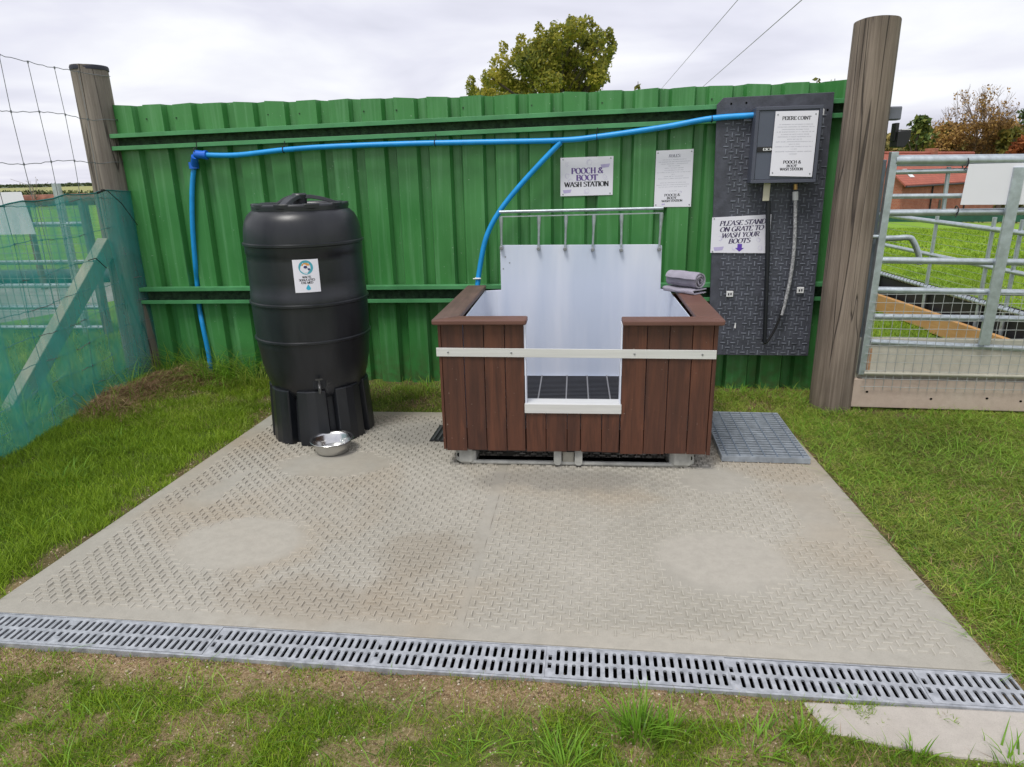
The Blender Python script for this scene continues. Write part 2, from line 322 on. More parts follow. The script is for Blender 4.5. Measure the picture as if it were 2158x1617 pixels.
def net_mat():
    m, n, b = node_mat('teal debris netting'); t = coords(n, (1,1,1))
    f = noise(n, t, 5, 4); col = mixc(n, f, (0.012, 0.28, 0.27), (0.05, 0.42, 0.39)); n.links.new(col, b.inputs['Base Color']); b.inputs['Roughness'].default_value = 0.7
    v = coords(n, (0, 900, 900)); 
    tr = N(n, 'ShaderNodeBsdfTransparent'); tr.inputs[0].default_value = (1,1,1,1); tl = N(n, 'ShaderNodeBsdfTranslucent'); n.links.new(col, tl.inputs[0])
    a = N(n, 'ShaderNodeMixShader'); a.inputs[0].default_value = 0.45; n.links.new(b.outputs[0], a.inputs[1]); n.links.new(tl.outputs[0], a.inputs[2])
    c = N(n, 'ShaderNodeMixShader'); mr = N(n, 'ShaderNodeMapRange'); mr.inputs[1].default_value = 0.3; mr.inputs[2].default_value = 0.7; mr.inputs[3].default_value = 0.42; mr.inputs[4].default_value = 0.78
    n.links.new(noise(n, coords(n, (1,1,0.35)), 6.0, 5), mr.inputs[0]); n.links.new(mr.outputs[0], c.inputs[0])
    n.links.new(tr.outputs[0], c.inputs[1]); n.links.new(a.outputs[0], c.inputs[2]); n.links.new(c.outputs[0], n.nodes['Material Output'].inputs[0]); return m
NET = net_mat()
def brick_mat(name, c1, c2, mo, sc):
    m, n, b = node_mat(name); x = N(n, 'ShaderNodeTexBrick'); x.inputs['Scale'].default_value = sc
    x.inputs['Color1'].default_value = (*c1,1); x.inputs['Color2'].default_value = (*c2,1); x.inputs['Mortar'].default_value = (*mo,1); x.inputs['Mortar Size'].default_value = 0.018
    tcn = N(n, 'ShaderNodeTexCoord'); sp = N(n, 'ShaderNodeSeparateXYZ'); n.links.new(tcn.outputs['Object'], sp.inputs[0]); ad = N(n, 'ShaderNodeMath', operation='ADD'); n.links.new(sp.outputs[0], ad.inputs[0]); n.links.new(sp.outputs[1], ad.inputs[1]); cb = N(n, 'ShaderNodeCombineXYZ'); n.links.new(ad.outputs[0], cb.inputs[0]); n.links.new(sp.outputs[2], cb.inputs[1])
    n.links.new(cb.outputs[0], x.inputs['Vector']); f = noise(n, coords(n), 1.2, 5); col = mixc(n, ramp(n, f, [(0.35, 0.0), (0.7, 0.5)]), x.outputs[0], tuple(q*0.55 for q in c1))
    n.links.new(col, b.inputs['Base Color']); b.inputs['Roughness'].default_value = 0.9; return m
BRICK = brick_mat('red brickwork', (0.33, 0.10, 0.055), (0.40, 0.15, 0.085), (0.32, 0.25, 0.20), 2.2)
TILE = brick_mat('clay roof tiles', (0.44, 0.13, 0.085), (0.36, 0.10, 0.07), (0.20, 0.07, 0.05), 1.6)
GLASSD = mat('dark window opening', (0.02, 0.02, 0.025), 0.3)
# ================================================================ lettering (drawn with a broad nib: thick stems, hairline crossbars)
def arc(cx, cy, rx, ry, a0, a1, n=10): return [(cx+rx*math.cos(math.radians(a0+(a1-a0)*i/n)), cy+ry*math.sin(math.radians(a0+(a1-a0)*i/n))) for i in range(n+1)]
G_ = {
 'A': (0.74, [[(0.02,0),(0.36,1)], [(0.36,1),(0.70,0)], [(0.16,0.32),(0.58,0.32)]], [0.02,0.70]),
 'B': (0.66, [[(0.12,0),(0.12,1)], [(0.12,1),(0.3,1)]+arc(0.3,0.76,0.24,0.24,90,-90)+[(0.12,0.52)], [(0.3,0.52)]+arc(0.32,0.26,0.28,0.26,90,-90)+[(0.12,0)]], []),
 'C': (0.72, [arc(0.40,0.5,0.34,0.5,50,310,18)], []),
 'D': (0.76, [[(0.12,0),(0.12,1)], [(0.12,1),(0.28,1)]+arc(0.30,0.5,0.38,0.5,90,-90,16)+[(0.12,0)]], []),
 'E': (0.62, [[(0.12,0),(0.12,1)], [(0.12,1),(0.56,1),(0.56,0.86)], [(0.12,0.52),(0.42,0.52)], [(0.12,0),(0.58,0),(0.58,0.16)]], []),
 'F': (0.58, [[(0.12,0),(0.12,1)], [(0.12,1),(0.56,1),(0.56,0.86)], [(0.12,0.52),(0.42,0.52)]], [0.12]),
 'G': (0.78, [arc(0.40,0.5,0.34,0.5,50,300,18), [(0.66,0.05),(0.66,0.42)], [(0.5,0.42),(0.74,0.42)]], []),
 'H': (0.78, [[(0.14,0),(0.14,1)], [(0.64,0),(0.64,1)], [(0.14,0.52),(0.64,0.52)]], [0.14,0.64]),
 'I': (0.34, [[(0.17,0),(0.17,1)]], [0.17]),
 'L': (0.58, [[(0.12,0),(0.12,1)], [(0.12,0),(0.56,0),(0.56,0.18)]], []),
 'M': (0.9, [[(0.12,0),(0.12,1)], [(0.12,1),(0.44,0)], [(0.44,0),(0.76,1)], [(0.76,1),(0.76,0)]], [0.12,0.76]),
 'N': (0.8, [[(0.12,0),(0.12,1)], [(0.12,1),(0.66,0)], [(0.66,0),(0.66,1)]], [0.12]),
 'O': (0.8, [arc(0.40,0.5,0.34,0.5,0,360,24)], []),
 'P': (0.64, [[(0.12,0),(0.12,1)], [(0.12,1),(0.3,1)]+arc(0.3,0.74,0.28,0.26,90,-90)+[(0.12,0.48)]], [0.12]),
 'R': (0.72, [[(0.12,0),(0.12,1)], [(0.12,1),(0.3,1)]+arc(0.3,0.74,0.26,0.26,90,-90)+[(0.12,0.48)], [(0.34,0.48),(0.64,0)]], [0.12]),
 'S': (0.60, [arc(0.31,0.75,0.22,0.25,40,180,8)+arc(0.29,0.28,0.25,0.28,90,-150,14)[0:]], []),
 'T': (0.66, [[(0.33,0),(0.33,1)], [(0.03,0.84),(0.03,1),(0.63,1),(0.63,0.84)]], [0.33]),
 'U': (0.78, [[(0.13,1),(0.13,0.35)]+arc(0.38,0.32,0.25,0.32,180,360,12)+[(0.63,1)]], []),
 'W': (1.04, [[(0.04,1),(0.28,0)], [(0.28,0),(0.52,0.95)], [(0.52,0.95),(0.74,0)], [(0.74,0),(1.0,1)]], []),
 'Y': (0.74, [[(0.06,1),(0.37,0.48)], [(0.37,0.48),(0.68,1)], [(0.37,0.5),(0.37,0)]], [0.37]),
 '&': (0.80, [[(0.74,0),(0.24,0.68)]+arc(0.36,0.8,0.16,0.2,205,-20,12)+[(0.14,0.42)]+arc(0.32,0.24,0.24,0.24,140,330,12)+[(0.72,0.45)]], []),
 ' ': (0.34, [], []), ':': (0.26, [[(0.12,0.12),(0.12,0.22)], [(0.12,0.6),(0.12,0.7)]], []),
}
def lettering(mb, text, cx, cz, h, y, width=None, thick=0.085, thin=0.026, slant=0.0, tilt=0.0):
    total = sum(G_[c][0] for c in text)*h; sx = (width/total if width else 1.0); x = -total*sx/2; ct, st = math.cos(tilt), math.sin(tilt)
    def put(px, pz): return (cx+px*ct-pz*st, y, cz+px*st+pz*ct)
    for c in text:
        wd, strokes, feet = G_[c]
        ss = list(strokes)
        for fx in feet: ss.append([(fx-0.10,0.0),(fx+0.10,0.0)]); 
        for fx in feet:
            if c not in 'A': ss.append([(fx-0.10,1.0),(fx+0.10,1.0)])
        for pl in ss:
            for a, b in zip(pl[:-1], pl[1:]):
                dx, dz = b[0]-a[0], b[1]-a[1]; ll = math.hypot(dx, dz)
                if ll < 1e-6: continue
                nx, nz = -dz/ll, dx/ll; diag = (dx*dz < 0)
                k_ = (abs(dz)/ll)**1.5*(1.0 if (abs(dx)/ll < 0.15 or diag) else 0.55); hw = thin+(thick-thin)*k_
                ex, ez = dx/ll*0.012, dz/ll*0.012
                q = [(a[0]-ex+nx*hw, a[1]-ez+nz*hw), (a[0]-ex-nx*hw, a[1]-ez-nz*hw), (b[0]+ex-nx*hw, b[1]+ez-nz*hw), (b[0]+ex+nx*hw, b[1]+ez+nz*hw)]
                yy = y-(mb.n//4 % 9)*4e-5
                mb.add([(p_[0], yy, p_[2]) for p_ in (put(x+(u+slant*v)*h*sx, (v-0.5)*h) for u, v in q)], [(0,1,2,3)])
        x += wd*h*sx
    return mb
def smallprint(mb, cx, cz, w_, h, y, rs, tilt=0.0):      # a line of print too small to read: a row of tiny letter-sized ticks
    x = -w_/2; ct, st = math.cos(tilt), math.sin(tilt)
    while x < w_/2:
        l = rs.uniform(0.6, 1.0)*h
        for u0, u1, v0, v1 in ((0,0.25,0,1),(0.25,0.8,0.4,0.6)) if rs.random() < 0.5 else ((0,0.7,0.0,0.25),(0.3,0.6,0.25,1)):
            q = [(x+u0*l, (v0-0.5)*h), (x+u1*l, (v0-0.5)*h), (x+u1*l, (v1-0.5)*h), (x+u0*l, (v1-0.5)*h)]
            mb.add([(cx+a*ct-b*st, y, cz+a*st+b*ct) for a, b in q], [(0,1,2,3)])
        x += l*1.25 + (h*0.9 if rs.random() < 0.18 else 0)

# ================================================================ measured frames
WALL = Frame((-2.69, 4.93), (1.945, 4.27))
TUB = Frame((-0.347, 3.128), (0.95, 3.004))
GATE = Frame((2.0, 3.9), (3.004, 3.74))
PEN = Frame((3.76, 6.90), (3.745, 4.757))
SLAB = [(-1.492, 4.032), (-1.47, 4.055), (1.53, 3.775), (1.563, 3.75), (1.395, 1.612), (-1.842, 2.013)]
DR = Frame((-1.773, 2.003), (1.354, 1.6125))          # back edge of the drain, local -y towards the camera
def inpoly(P, poly):
    x, y = P[:, 0], P[:, 1]; r = np.zeros(len(x), bool); n = len(poly)
    for i in range(n):
        x1, y1 = poly[i]; x2, y2 = poly[(i+1) % n]
        c = ((y1 > y) != (y2 > y)) & (x < (x2-x1)*(y-y1)/(y2-y1+1e-12)+x1); r ^= c
    return r
def vnoise(P, sc, seed=0):                 # smooth value noise on a plane
    q = np.asarray(P)[:, :2]*sc+seed*17.3; i = np.floor(q).astype(np.int64); f = q-i; f = f*f*(3-2*f)
    def h(a, b):
        v = np.sin(a*127.1+b*311.7+seed*74.7)*43758.5453; return v-np.floor(v)
    a, b = i[:, 0], i[:, 1]
    return (h(a,b)*(1-f[:,0])+h(a+1,b)*f[:,0])*(1-f[:,1])+(h(a,b+1)*(1-f[:,0])+h(a+1,b+1)*f[:,0])*f[:,1]
def fbm(P, sc, seed=0): return (vnoise(P, sc, seed)+0.5*vnoise(P, sc*2.1, seed+1)+0.25*vnoise(P, sc*4.3, seed+2))/1.75
def dr_loc(P): d = P[:, :2]-DR.A; return d@DR.t, d@DR.n
def edge_left(P):                          # distance to the left of the slab's left edge
    a = np.array(SLAB[-1]); b = np.array(SLAB[0]); t = (b-a)/np.linalg.norm(b-a); d = P[:, :2]-a
    return -(d[:, 0]*t[1]-d[:, 1]*t[0])
def edge_right(P):
    a = np.array(SLAB[4]); b = np.array(SLAB[3]); t = (b-a)/np.linalg.norm(b-a); d = P[:, :2]-a
    return d[:, 0]*t[1]-d[:, 1]*t[0]
PATH = [tuple(gp(*q)[:2]) for q in ((1688,1474),(1745,1543),(1900,1572),(2020,1592),(2160,1606),(2330,1640),(2500,1560),(2300,1500))]
def sstep(x, a, b): t = np.clip((x-a)/(b-a), 0, 1); return t*t*(3-2*t)
def soil(P):                               # 0 = turf, 1 = bare soil / gravel
    P = np.asarray(P, float); u, v = dr_loc(P); f = fbm(P, 3.0, 3); f2 = fbm(P, 9.0, 5)
    fr = (1-sstep(-v-0.14, 0.05, 0.23+0.28*(f-0.5)))*(v < -0.1)*(1-sstep(u, 2.45, 2.9))
    fg = (v < -0.1)*sstep(f2, 0.46, 0.68)*0.7*(1-sstep(u, 2.6, 3.2))
    el = edge_left(P); lf = (0.85-0.4*sstep(f2,0.3,0.6))*(1-sstep(el, 0.02, 0.20+0.3*(f-0.4)))*(el > -0.05)*(v > -0.1)
    er = edge_right(P); rt = (1-sstep(er, 0.0, 0.07+0.16*(f2-0.4)))*(er > -0.05)*(v > -0.3)*0.9
    wl = ((P[:, 0]-WALL.A[0])*WALL.n[0]+(P[:, 1]-WALL.A[1])*WALL.n[1])
    bk = sstep(wl, -0.75, -0.45)*(wl < 0.4)*sstep(f2, 0.35, 0.6)*0.85*(P[:, 0] > -2.8)*(P[:, 0] < 2.4)
    base = sstep(f2, 0.62, 0.8)*0.45
    return np.clip(np.maximum.reduce([fr, fg, lf, rt, bk, base*1.0]), 0, 1)
def terrain(P):
    P = np.asarray(P, float); d = np.hypot(P[:, 0], P[:, 1]); wr = sstep(P[:, 0]/np.maximum(P[:, 1], 0.5), 0.12, 0.42)*(P[:, 1] > 0)
    z = -0.055*np.clip(d-12, 0, 75)*wr
    near = (1-sstep(d, 8, 14)); z = z+near*(-0.012+0.022*(fbm(P, 2.2, 1)-0.5)+0.012*(fbm(P, 11, 2)-0.5))
    el = edge_left(P); z = z+near*0.05*sstep(el, 0.35, 1.0)*(P[:, 1] > 1.6)
    u, v = dr_loc(P); z = np.where((v < -0.1) & (v > -0.5), np.minimum(z, lerp(-0.010, 0.012, np.clip((-v-0.15)/0.3, 0, 1))), z)
    return z
def inset(P):                              # under the slab and drain the soil is dug out
    u, v = dr_loc(P); a = inpoly(P, [(-1.47,3.99),(1.51,3.715),(1.35,1.63),(-1.79,2.03)])
    return a | ((v < 0.03) & (v > -0.125) & (u > -1.9) & (u < 3.19))
def ground():
    def ax(lo, hi, a, b, step, n): 
        mid = np.arange(a, b+step/2, step); g1 = a-(np.geomspace(step, a-lo, n)); g2 = b+np.geomspace(step, hi-b, n); return np.concatenate([g1[::-1], mid, g2])
    xs = ax(-3000, 3000, -4.2, 4.2, 0.035, 44); ys = ax(-600, 4000, 0.9, 5.2, 0.035, 46)
    X, Y = np.meshgrid(xs, ys); P = np.stack([X.ravel(), Y.ravel()], 1); z = terrain(P); ins = inset(P); z = np.where(ins, -0.16, z)
    V = np.column_stack([P, z]); nx, ny = len(xs), len(ys); i = np.arange(nx-1)[None, :]+nx*np.arange(ny-1)[:, None]; i = i.ravel()
    F = np.column_stack([i, i+1, i+nx+1, i+nx]); m, n, b = node_mat('soil and turf')
    a = N(n, 'ShaderNodeAttribute'); a.attribute_name = 'bare'; v = coords(n)
    far = N(n, 'ShaderNodeVectorMath', operation='LENGTH'); n.links.new(v, far.inputs[0])
    g1 = noise(n, v, 9, 6, 0.7); g2 = noise(n, v, 60, 4, 0.7)
    turf = mixc(n, ramp(n, g1, [(0.3, 0), (0.7, 1)]), (0.08, 0.12, 0.022), (0.14, 0.20, 0.035)); turf = mixc(n, ramp(n, g2, [(0.35, 0.55), (0.6, 0)]), turf, (0.03, 0.035, 0.012))
    fld = mixc(n, ramp(n, noise(n, v, 1.2, 7, 0.75), [(0.35, 0), (0.65, 1)]), (0.14, 0.26, 0.025), (0.24, 0.38, 0.05)); 
    fm = N(n, 'ShaderNodeMapRange'); fm.inputs[1].default_value = 5.5; fm.inputs[2].default_value = 9; n.links.new(far.outputs['Value'], fm.inputs[0]); turf = mixc(n, fm.outputs[0], turf, fld)
    fm2 = N(n, 'ShaderNodeMapRange'); fm2.inputs[1].default_value = 55; fm2.inputs[2].default_value = 62; n.links.new(far.outputs['Value'], fm2.inputs[0])
    crop = mixc(n, noise(n, coords(n, (0.02,0.05,1)), 1, 3), (0.34, 0.31, 0.15), (0.24, 0.28, 0.10)); turf = mixc(n, fm2.outputs[0], turf, crop)
    fm3 = N(n, 'ShaderNodeMapRange'); fm3.inputs[1].default_value = 330; fm3.inputs[2].default_value = 380; n.links.new(far.outputs['Value'], fm3.inputs[0]); turf = mixc(n, fm3.outputs[0], turf, (0.10, 0.13, 0.09))
    dirt = ramp(n, noise(n, v, 110, 4, 0.75), [(0.3, (0.14, 0.09, 0.05)), (0.5, (0.31, 0.215, 0.12)), (0.68, (0.52, 0.41, 0.27))])
    dirt = mixc(n, ramp(n, noise(n, v, 7, 4), [(0.4, 0.0), (0.7, 0.5)]), dirt, (0.12, 0.09, 0.05))
    a2 = N(n, 'ShaderNodeAttribute'); a2.attribute_name = 'damp'; dirt = mixc(n, a2.outputs['Fac'], dirt, mixc(n, ramp(n, g2, [(0.3,0),(0.65,1)]), (0.05,0.032,0.018), (0.15,0.105,0.06)))
    n.links.new(mixc(n, a.outputs['Fac'], turf, dirt), b.inputs['Base Color']); b.inputs['Roughness'].default_value = 0.95; b.inputs['Specular IOR Level'].default_value = 0.1
    ad = N(n, 'ShaderNodeMath', operation='ADD'); n.links.new(g2, ad.inputs[0]); n.links.new(noise(n, v, 200, 3), ad.inputs[1]); bump(n, b, ad.outputs[0], 0.8, 0.01)
    me = mesh_np('ground', V, F, m, True); at = me.attributes.new('bare', 'FLOAT', 'POINT'); at.data.foreach_set('value', soil(P).astype(np.float32)); at = me.attributes.new('damp', 'FLOAT', 'POINT'); at.data.foreach_set('value', (sstep(P[:,1]-0.125*P[:,0]*-1, 1.95, 2.1)*0.85).astype(np.float32))
    o = bpy.data.objects.new('ground', me); COL.objects.link(o); tag(o, kind='structure')
ground()
# ================================================================ concrete slab with raised pattern
PX = Frame((-0.197, 1.80), (0.9, 1.663))       # slab pattern axes: along the drain; local y runs back
def edge_dist(q):
    r = []
    for i in range(len(SLAB)):
        a = np.array(SLAB[i]); b = np.array(SLAB[(i+1) % len(SLAB)]); t = b-a; l = np.linalg.norm(t)
        if l > 0.5: r.append(abs((q[0]-a[0])*t[1]-(q[1]-a[1])*t[0])/l-0.05)
    return r
def slab():
    mb = MB(); mb.prism(SLAB, -0.14, 0.0, 'z')
    o = obj('concrete_pad', mb, CONC, bevel=0.006); tag(o, kind='structure', label='pale concrete pad with raised tread pattern')
    c = 0.0295; B = []; t, n_ = PX.t, PX.n
    ctr = [(gp(510,1143)[:2], 0.26, 0.19, -0.15), (gp(1522,1183)[:2], 0.235, 0.20, 0), (gp(705,978)[:2], 0.27, 0.15, 0), (gp(1505,1012)[:2], 0.16, 0.13, 0)]
    strips = [[tuple(gp(*q)[:2]) for q in p] for p in (((1650,1020),(1722,1022),(1790,1142),(1702,1142)), ((470,1010),(545,985),(420,1078),(345,1082)))]
    pts = []
    for i in range(-62, 62):
        for j in range(-2, 92):
            x, y = i*c, j*c+0.02; P = DR.A*0+PX.A+t*x+n_*y; pts.append((P[0], P[1], i, j))
    pts = np.array(pts); P2 = pts[:, :2]; ok = inpoly(P2, [(-1.42,3.985),(1.50,3.725),(1.325,1.675),(-1.755,2.05)])
    jx = np.array([np.interp(p[1], [1.8,2.3,3.08,4.0], [-0.197,-0.14,-0.05,0.05]) for p in P2]); ok &= np.abs(P2[:, 0]-jx) > 0.024
    for cc, rx, ry, a in ctr:
        d = P2-cc; ca, sa = math.cos(a), math.sin(a); ux = d[:, 0]*ca+d[:, 1]*sa; uy = -d[:, 0]*sa+d[:, 1]*ca
        ok &= (ux/rx)**2+(uy/ry)**2 > 1+0.25*(vnoise(P2, 9, 4)-0.5)
    for s_ in strips: ok &= ~inpoly(P2, s_)
    dl = PX.t; mb = MB(); wear = fbm(P2, 5, 9)
    for (x, y, i, j), o_, wv in zip(pts, ok, wear):
        if not o_: continue
        if RNG.random() < 0.015+0.25*max(0, wv-0.68): continue
        hz = (int(i+j) % 2 == 0); L_ = 0.0195 if hz else 0.0185; W_ = 0.0034; q_ = np.array([x, y]); fd = 1.0
        for cc, rx, ry, a_ in ctr: fd = min(fd, float(np.clip((((q_[0]-cc[0])/rx)**2+((q_[1]-cc[1])/ry)**2-1)*1.2+0.25, 0.12, 1)))
        ed = min(1.0, 0.45+float(min(edge_dist(q_)))*9); h = 0.0058*(0.75+0.5*RNG.random())*fd*ed*(0.75+0.5*wv)
        a = (t if hz else n_); b_ = (n_ if hz else t); jit = (RNG.random(2)-0.5)*0.0016; cx, cy = x+jit[0], y+jit[1]
        r = []
        for sx, sy in ((-1,-1),(1,-1),(1,1),(-1,1)): r.append((cx+a[0]*L_*sx*0.84+b_[0]*W_*sy, cy+a[1]*L_*sx*0.84+b_[1]*W_*sy, -0.001))
        for sx, sy in ((-1,-1),(1,-1),(1,1),(-1,1)): r.append((cx+a[0]*(L_*0.84-0.002)*sx+b_[0]*W_*0.5*sy, cy+a[1]*(L_*0.84-0.002)*sx+b_[1]*W_*0.5*sy, h))
        mb.add(r, [(4,5,6,7),(0,1,5,4),(1,2,6,5),(2,3,7,6),(3,0,4,7)])
    # body sheet under the bars carries the rougher texture
    if False: sh = MB(); sh.add([(x, y, 0.0008) for x, y in [(-1.39,3.985),(1.485,3.72),(1.295,1.675),(-1.725,2.055)]], [(0,1,2,3)])
    obj('raised_pattern', mb, CONCB, o)
    ys = np.linspace(1.83, 3.95, 50)
    gr = MB(); V = []
    for y in ys:
        x = float(np.interp(y, [1.8,2.3,3.08,4.0], [-0.197,-0.14,-0.05,0.05]))+0.013; wq = 0.0018*max(0, random.random()-0.35); V += [(x-wq, y, 0.0009), (x+wq, y, 0.0009)]
    gr.add(V, [(2*i, 2*i+1, 2*i+3, 2*i+2) for i in range(len(ys)-1)]); obj('joint_groove', gr, mat('dirty joint', (0.12,0.10,0.08), 0.9), o)
    pb = MB(); pb.prism([(x, y) for x, y in PATH], -0.12, -0.004, 'z'); tag(obj('path', pb, CONCP, bevel=0.01), kind='structure')
slab()
# ================================================================ front channel drain
def drain():
    ch = thing('drain_channel', 'galvanised channel frame sunk along the front edge of the concrete pad', 'drain channel', DR.w(-1.2, 0), DR.rz)
    L_ = 4.41
    obj('edge_rail', MB().box(0, L_, -0.150, -0.1425, -0.09, 0.001), GALVD, ch); obj('edge_rail', MB().box(0, L_, -0.008, -0.004, -0.09, 0.0015), GALVD, ch)
    obj('channel_floor', MB().box(0, L_, -0.142, -0.009, -0.09, -0.075), VOID, ch)
    obj('channel_side', MB().box(0, L_, -0.1422, -0.1395, -0.075, -0.009), VOID, ch); obj('channel_side', MB().box(0, L_, -0.0115, -0.0088, -0.075, -0.009), VOID, ch)
    M_ = 0.53; names = ['far left', 'second from the left', 'third from the left', 'fourth from the left', 'fifth from the left', 'sixth from the left', 'seventh from the left']
    def grate(L_, first):
        m = MB(); y0, y1 = -0.141, -0.010; z0, z1 = -0.007, 0.0; m.box(0, L_, y0, y0+0.012, z0, z1); m.box(0, L_, -0.0815, -0.0695, z0, z1); m.box(0, L_, y1-0.012, y1, z0, z1)
        n = max(4, int(round(L_/0.0242))); p = L_/n; sw = 0.0112
        for (a, b_) in ((y0+0.012, -0.0815), (-0.0695, y1-0.012)):
            m.box(0, (p-sw)/2, a, b_, z0, z1)
            for i in range(n):
                x = i*p+(p-sw)/2; m.box(x+sw, x+sw+(p-sw)*(1 if i < n-1 else 0.5), a, b_, z0, z1)
                if i == 0 or i == n//2 and False:      # short slot beside the fixing at each end
                    if a < -0.1: m.box(x, x+sw, a, a+0.026, z0, z1-0.0003)
                    else: m.box(x, x+sw, b_-0.024, b_, z0, z1-0.0003)
                else:                                   # rounded slot ends
                    for yy, s_ in ((a, 1), (b_, -1)):
                        m.add([(x, yy, z1-0.0004), (x+0.0035, yy, z1-0.0004), (x, yy+0.004*s_, z1-0.0004)], [(0,1,2)]); m.add([(x+sw, yy, z1-0.0004), (x+sw-0.0035, yy, z1-0.0004), (x+sw, yy+0.004*s_, z1-0.0004)], [(0,1,2)])
        return m
    us = [-1.3+0.53-0.0]  # first visible module
    starts = [-0.77, -0.24, 0.29, 0.82, 1.35, 1.88, 2.41, 2.94]
    src = obj('bars', grate(M_-0.0008, True), GALVD, bevel=0.0)
    lab = ['slotted drain grate outermost on the left of the channel', 'slotted drain grate second from the left end of the channel', 'slotted drain grate in front of the left corner of the pad', 'slotted drain grate in front of the left smooth mortar patch', 'slotted drain grate left of the joint down the middle of the pad', 'slotted drain grate right of the joint down the middle of the pad', 'slotted drain grate between the tall grass tuft and the pale path', 'short end piece of slotted drain grate at the pad right corner']
    for i, u in enumerate(starts):
        g = thing('drain_grate', lab[i], 'drain grate', DR.w(u, 0, 0.0012*((i*7) % 3)), DR.rz, 'slotted grates of the front drain')
        if i < 7: b = src if i == 0 else src.copy()
        else: b = obj('bars', grate(0.265, True), GALVD)
        if i and i < 7: COL.objects.link(b)
        b.parent = g
drain()
# ================================================================ green corrugated steel fence
def fence():
    t = thing('steel_fence', 'green corrugated steel sheet fence with two channel rails between the round timber posts', 'fence', WALL.w(0), WALL.rz)
    P_, n = 0.2165, 22; prof = []; x = WALL.px(417.5, 621, 0.02)[0]-0.173-3*0.2165
    D = 0.042
    while x < 4.86:
        prof += [(x, 0), (x+0.130, 0), (x+0.146, D), (x+0.200, D)]; x += P_
    prof = [(a, b) for a, b in prof if a < 4.87]
    zt = lambda a: float(np.interp(a, [0, 2.7, 4.7], [1.892, 1.866, 1.876]))+0.004*math.sin(a*23)
    prof = [q for q in prof if q[0] > -0.08]; V = []; F = []; rows = 9
    for a, b in prof:
        for r in range(rows+1):
            z = lerp(-0.03, zt(a), r/rows); wob = 0.0025*math.sin(a*3.1+r*0.9); V.append((a, b+wob, z))
    for i in range(len(prof)-1):
        for r in range(rows): q = i*(rows+1)+r; F.append((q, q+rows+1, q+rows+2, q+1))
    mb = MB(); mb.add(V, F); o = obj('sheeting', mb, GREEN, t, fix=False); so_ = o.modifiers.new('thickness', 'SOLIDIFY'); so_.thickness = 0.0012; so_.offset = 1
    for zl, zr, hh, ext in ((1.655, 1.722, 0.052, (-0.03, 4.76)), (0.614, 0.655, 0.0575, (-0.01, 4.74))):
        m = MB(); x0, x1 = ext; dz = zr-zl; y0, y1 = -0.062, -0.002
        def zc(x): return zl+dz*x/4.7
        def strip(ya, yb, za, zb, mm):
            v = [(x0,ya,zc(x0)+za),(x1,ya,zc(x1)+za),(x1,yb,zc(x1)+za),(x0,yb,zc(x0)+za),(x0,ya,zc(x0)+zb),(x1,ya,zc(x1)+zb),(x1,yb,zc(x1)+zb),(x0,yb,zc(x0)+zb)]
            mm.add(v, [(3,2,1,0),(4,5,6,7),(0,1,5,4),(1,2,6,5),(2,3,7,6),(3,0,4,7)])
        strip(y0, y1-0.004, hh-0.004, hh, m); strip(y0, y1-0.004, -hh, -hh+0.004, m)
        strip(y0-0.003, y0, hh-0.026, hh+0.0005, m); strip(y0-0.003, y0, -hh-0.0005, -hh+0.026, m)
        r = obj('rail', m, RAILG, t, bevel=0.0015, label='upper green channel rail' if zl > 1 else 'lower green channel rail')
        m = MB(); strip(y1-0.004, y1, -hh+0.0005, hh-0.0005, m); obj('rail_web', m, DARKGRN, r)  # web coloured much darker than the flanges
        m = MB()                                  # crumbs of dirt and algae lying in the channel
        rs = random.Random(5 if zl > 1 else 6)
        for k in range(70):
            x = rs.uniform(x0+0.05, x1-0.05); q = rs.uniform(0.004, 0.012); zb = zc(x)-hh+0.0038; y = rs.uniform(y0+0.012, y1-0.015); a = rs.random()*6
            m.add([(x+q*math.cos(a+k2*2.1), y+q*0.8*math.sin(a+k2*2.1), zb) for k2 in range(3)]+[(x, y, zb+q*rs.uniform(0.5, 1.0))], [(0,1,3),(1,2,3),(2,0,3)])
        obj('dirt', m, DARKGRN, r)['kind'] = 'stuff'
    m = MB()
    for k in range(11):
        x = 0.18+k*0.433; z = 1.655+0.0143*x
        m.lathe([(0.0001, 0), (0.006, 0), (0.006, 0.004), (0.0001, 0.005)], 8, (0, 0, 0))
    rs = random.Random(3)
    for k in range(22):                            # fixing screws in the ribs
        x = 0.064+k*P_
        for z in (1.80,): 
            if rs.random() < 0.6: obj('fixing_screw', MB().box(x-0.004, x+0.004, -0.005, 0.0005, z-0.004, z+0.004), DARKGRN, t)
    obj('end_bracket', MB().box(-0.055, -0.036, -0.085, 0.01, 1.575, 1.785), RAILG, t, bevel=0.003)
    obj('end_bracket', MB().box(4.762, 4.785, -0.085, 0.02, 1.60, 1.86), RAILG, t, bevel=0.003)
    obj('end_bracket', MB().box(4.742, 4.765, -0.085, 0.02, 0.55, 0.76), RAILG, t, bevel=0.003)
    obj('end_trim', MB().box(4.79, 4.83, -0.055, -0.004, 0.0, 1.88), GREEN, t, bevel=0.003)
fence()
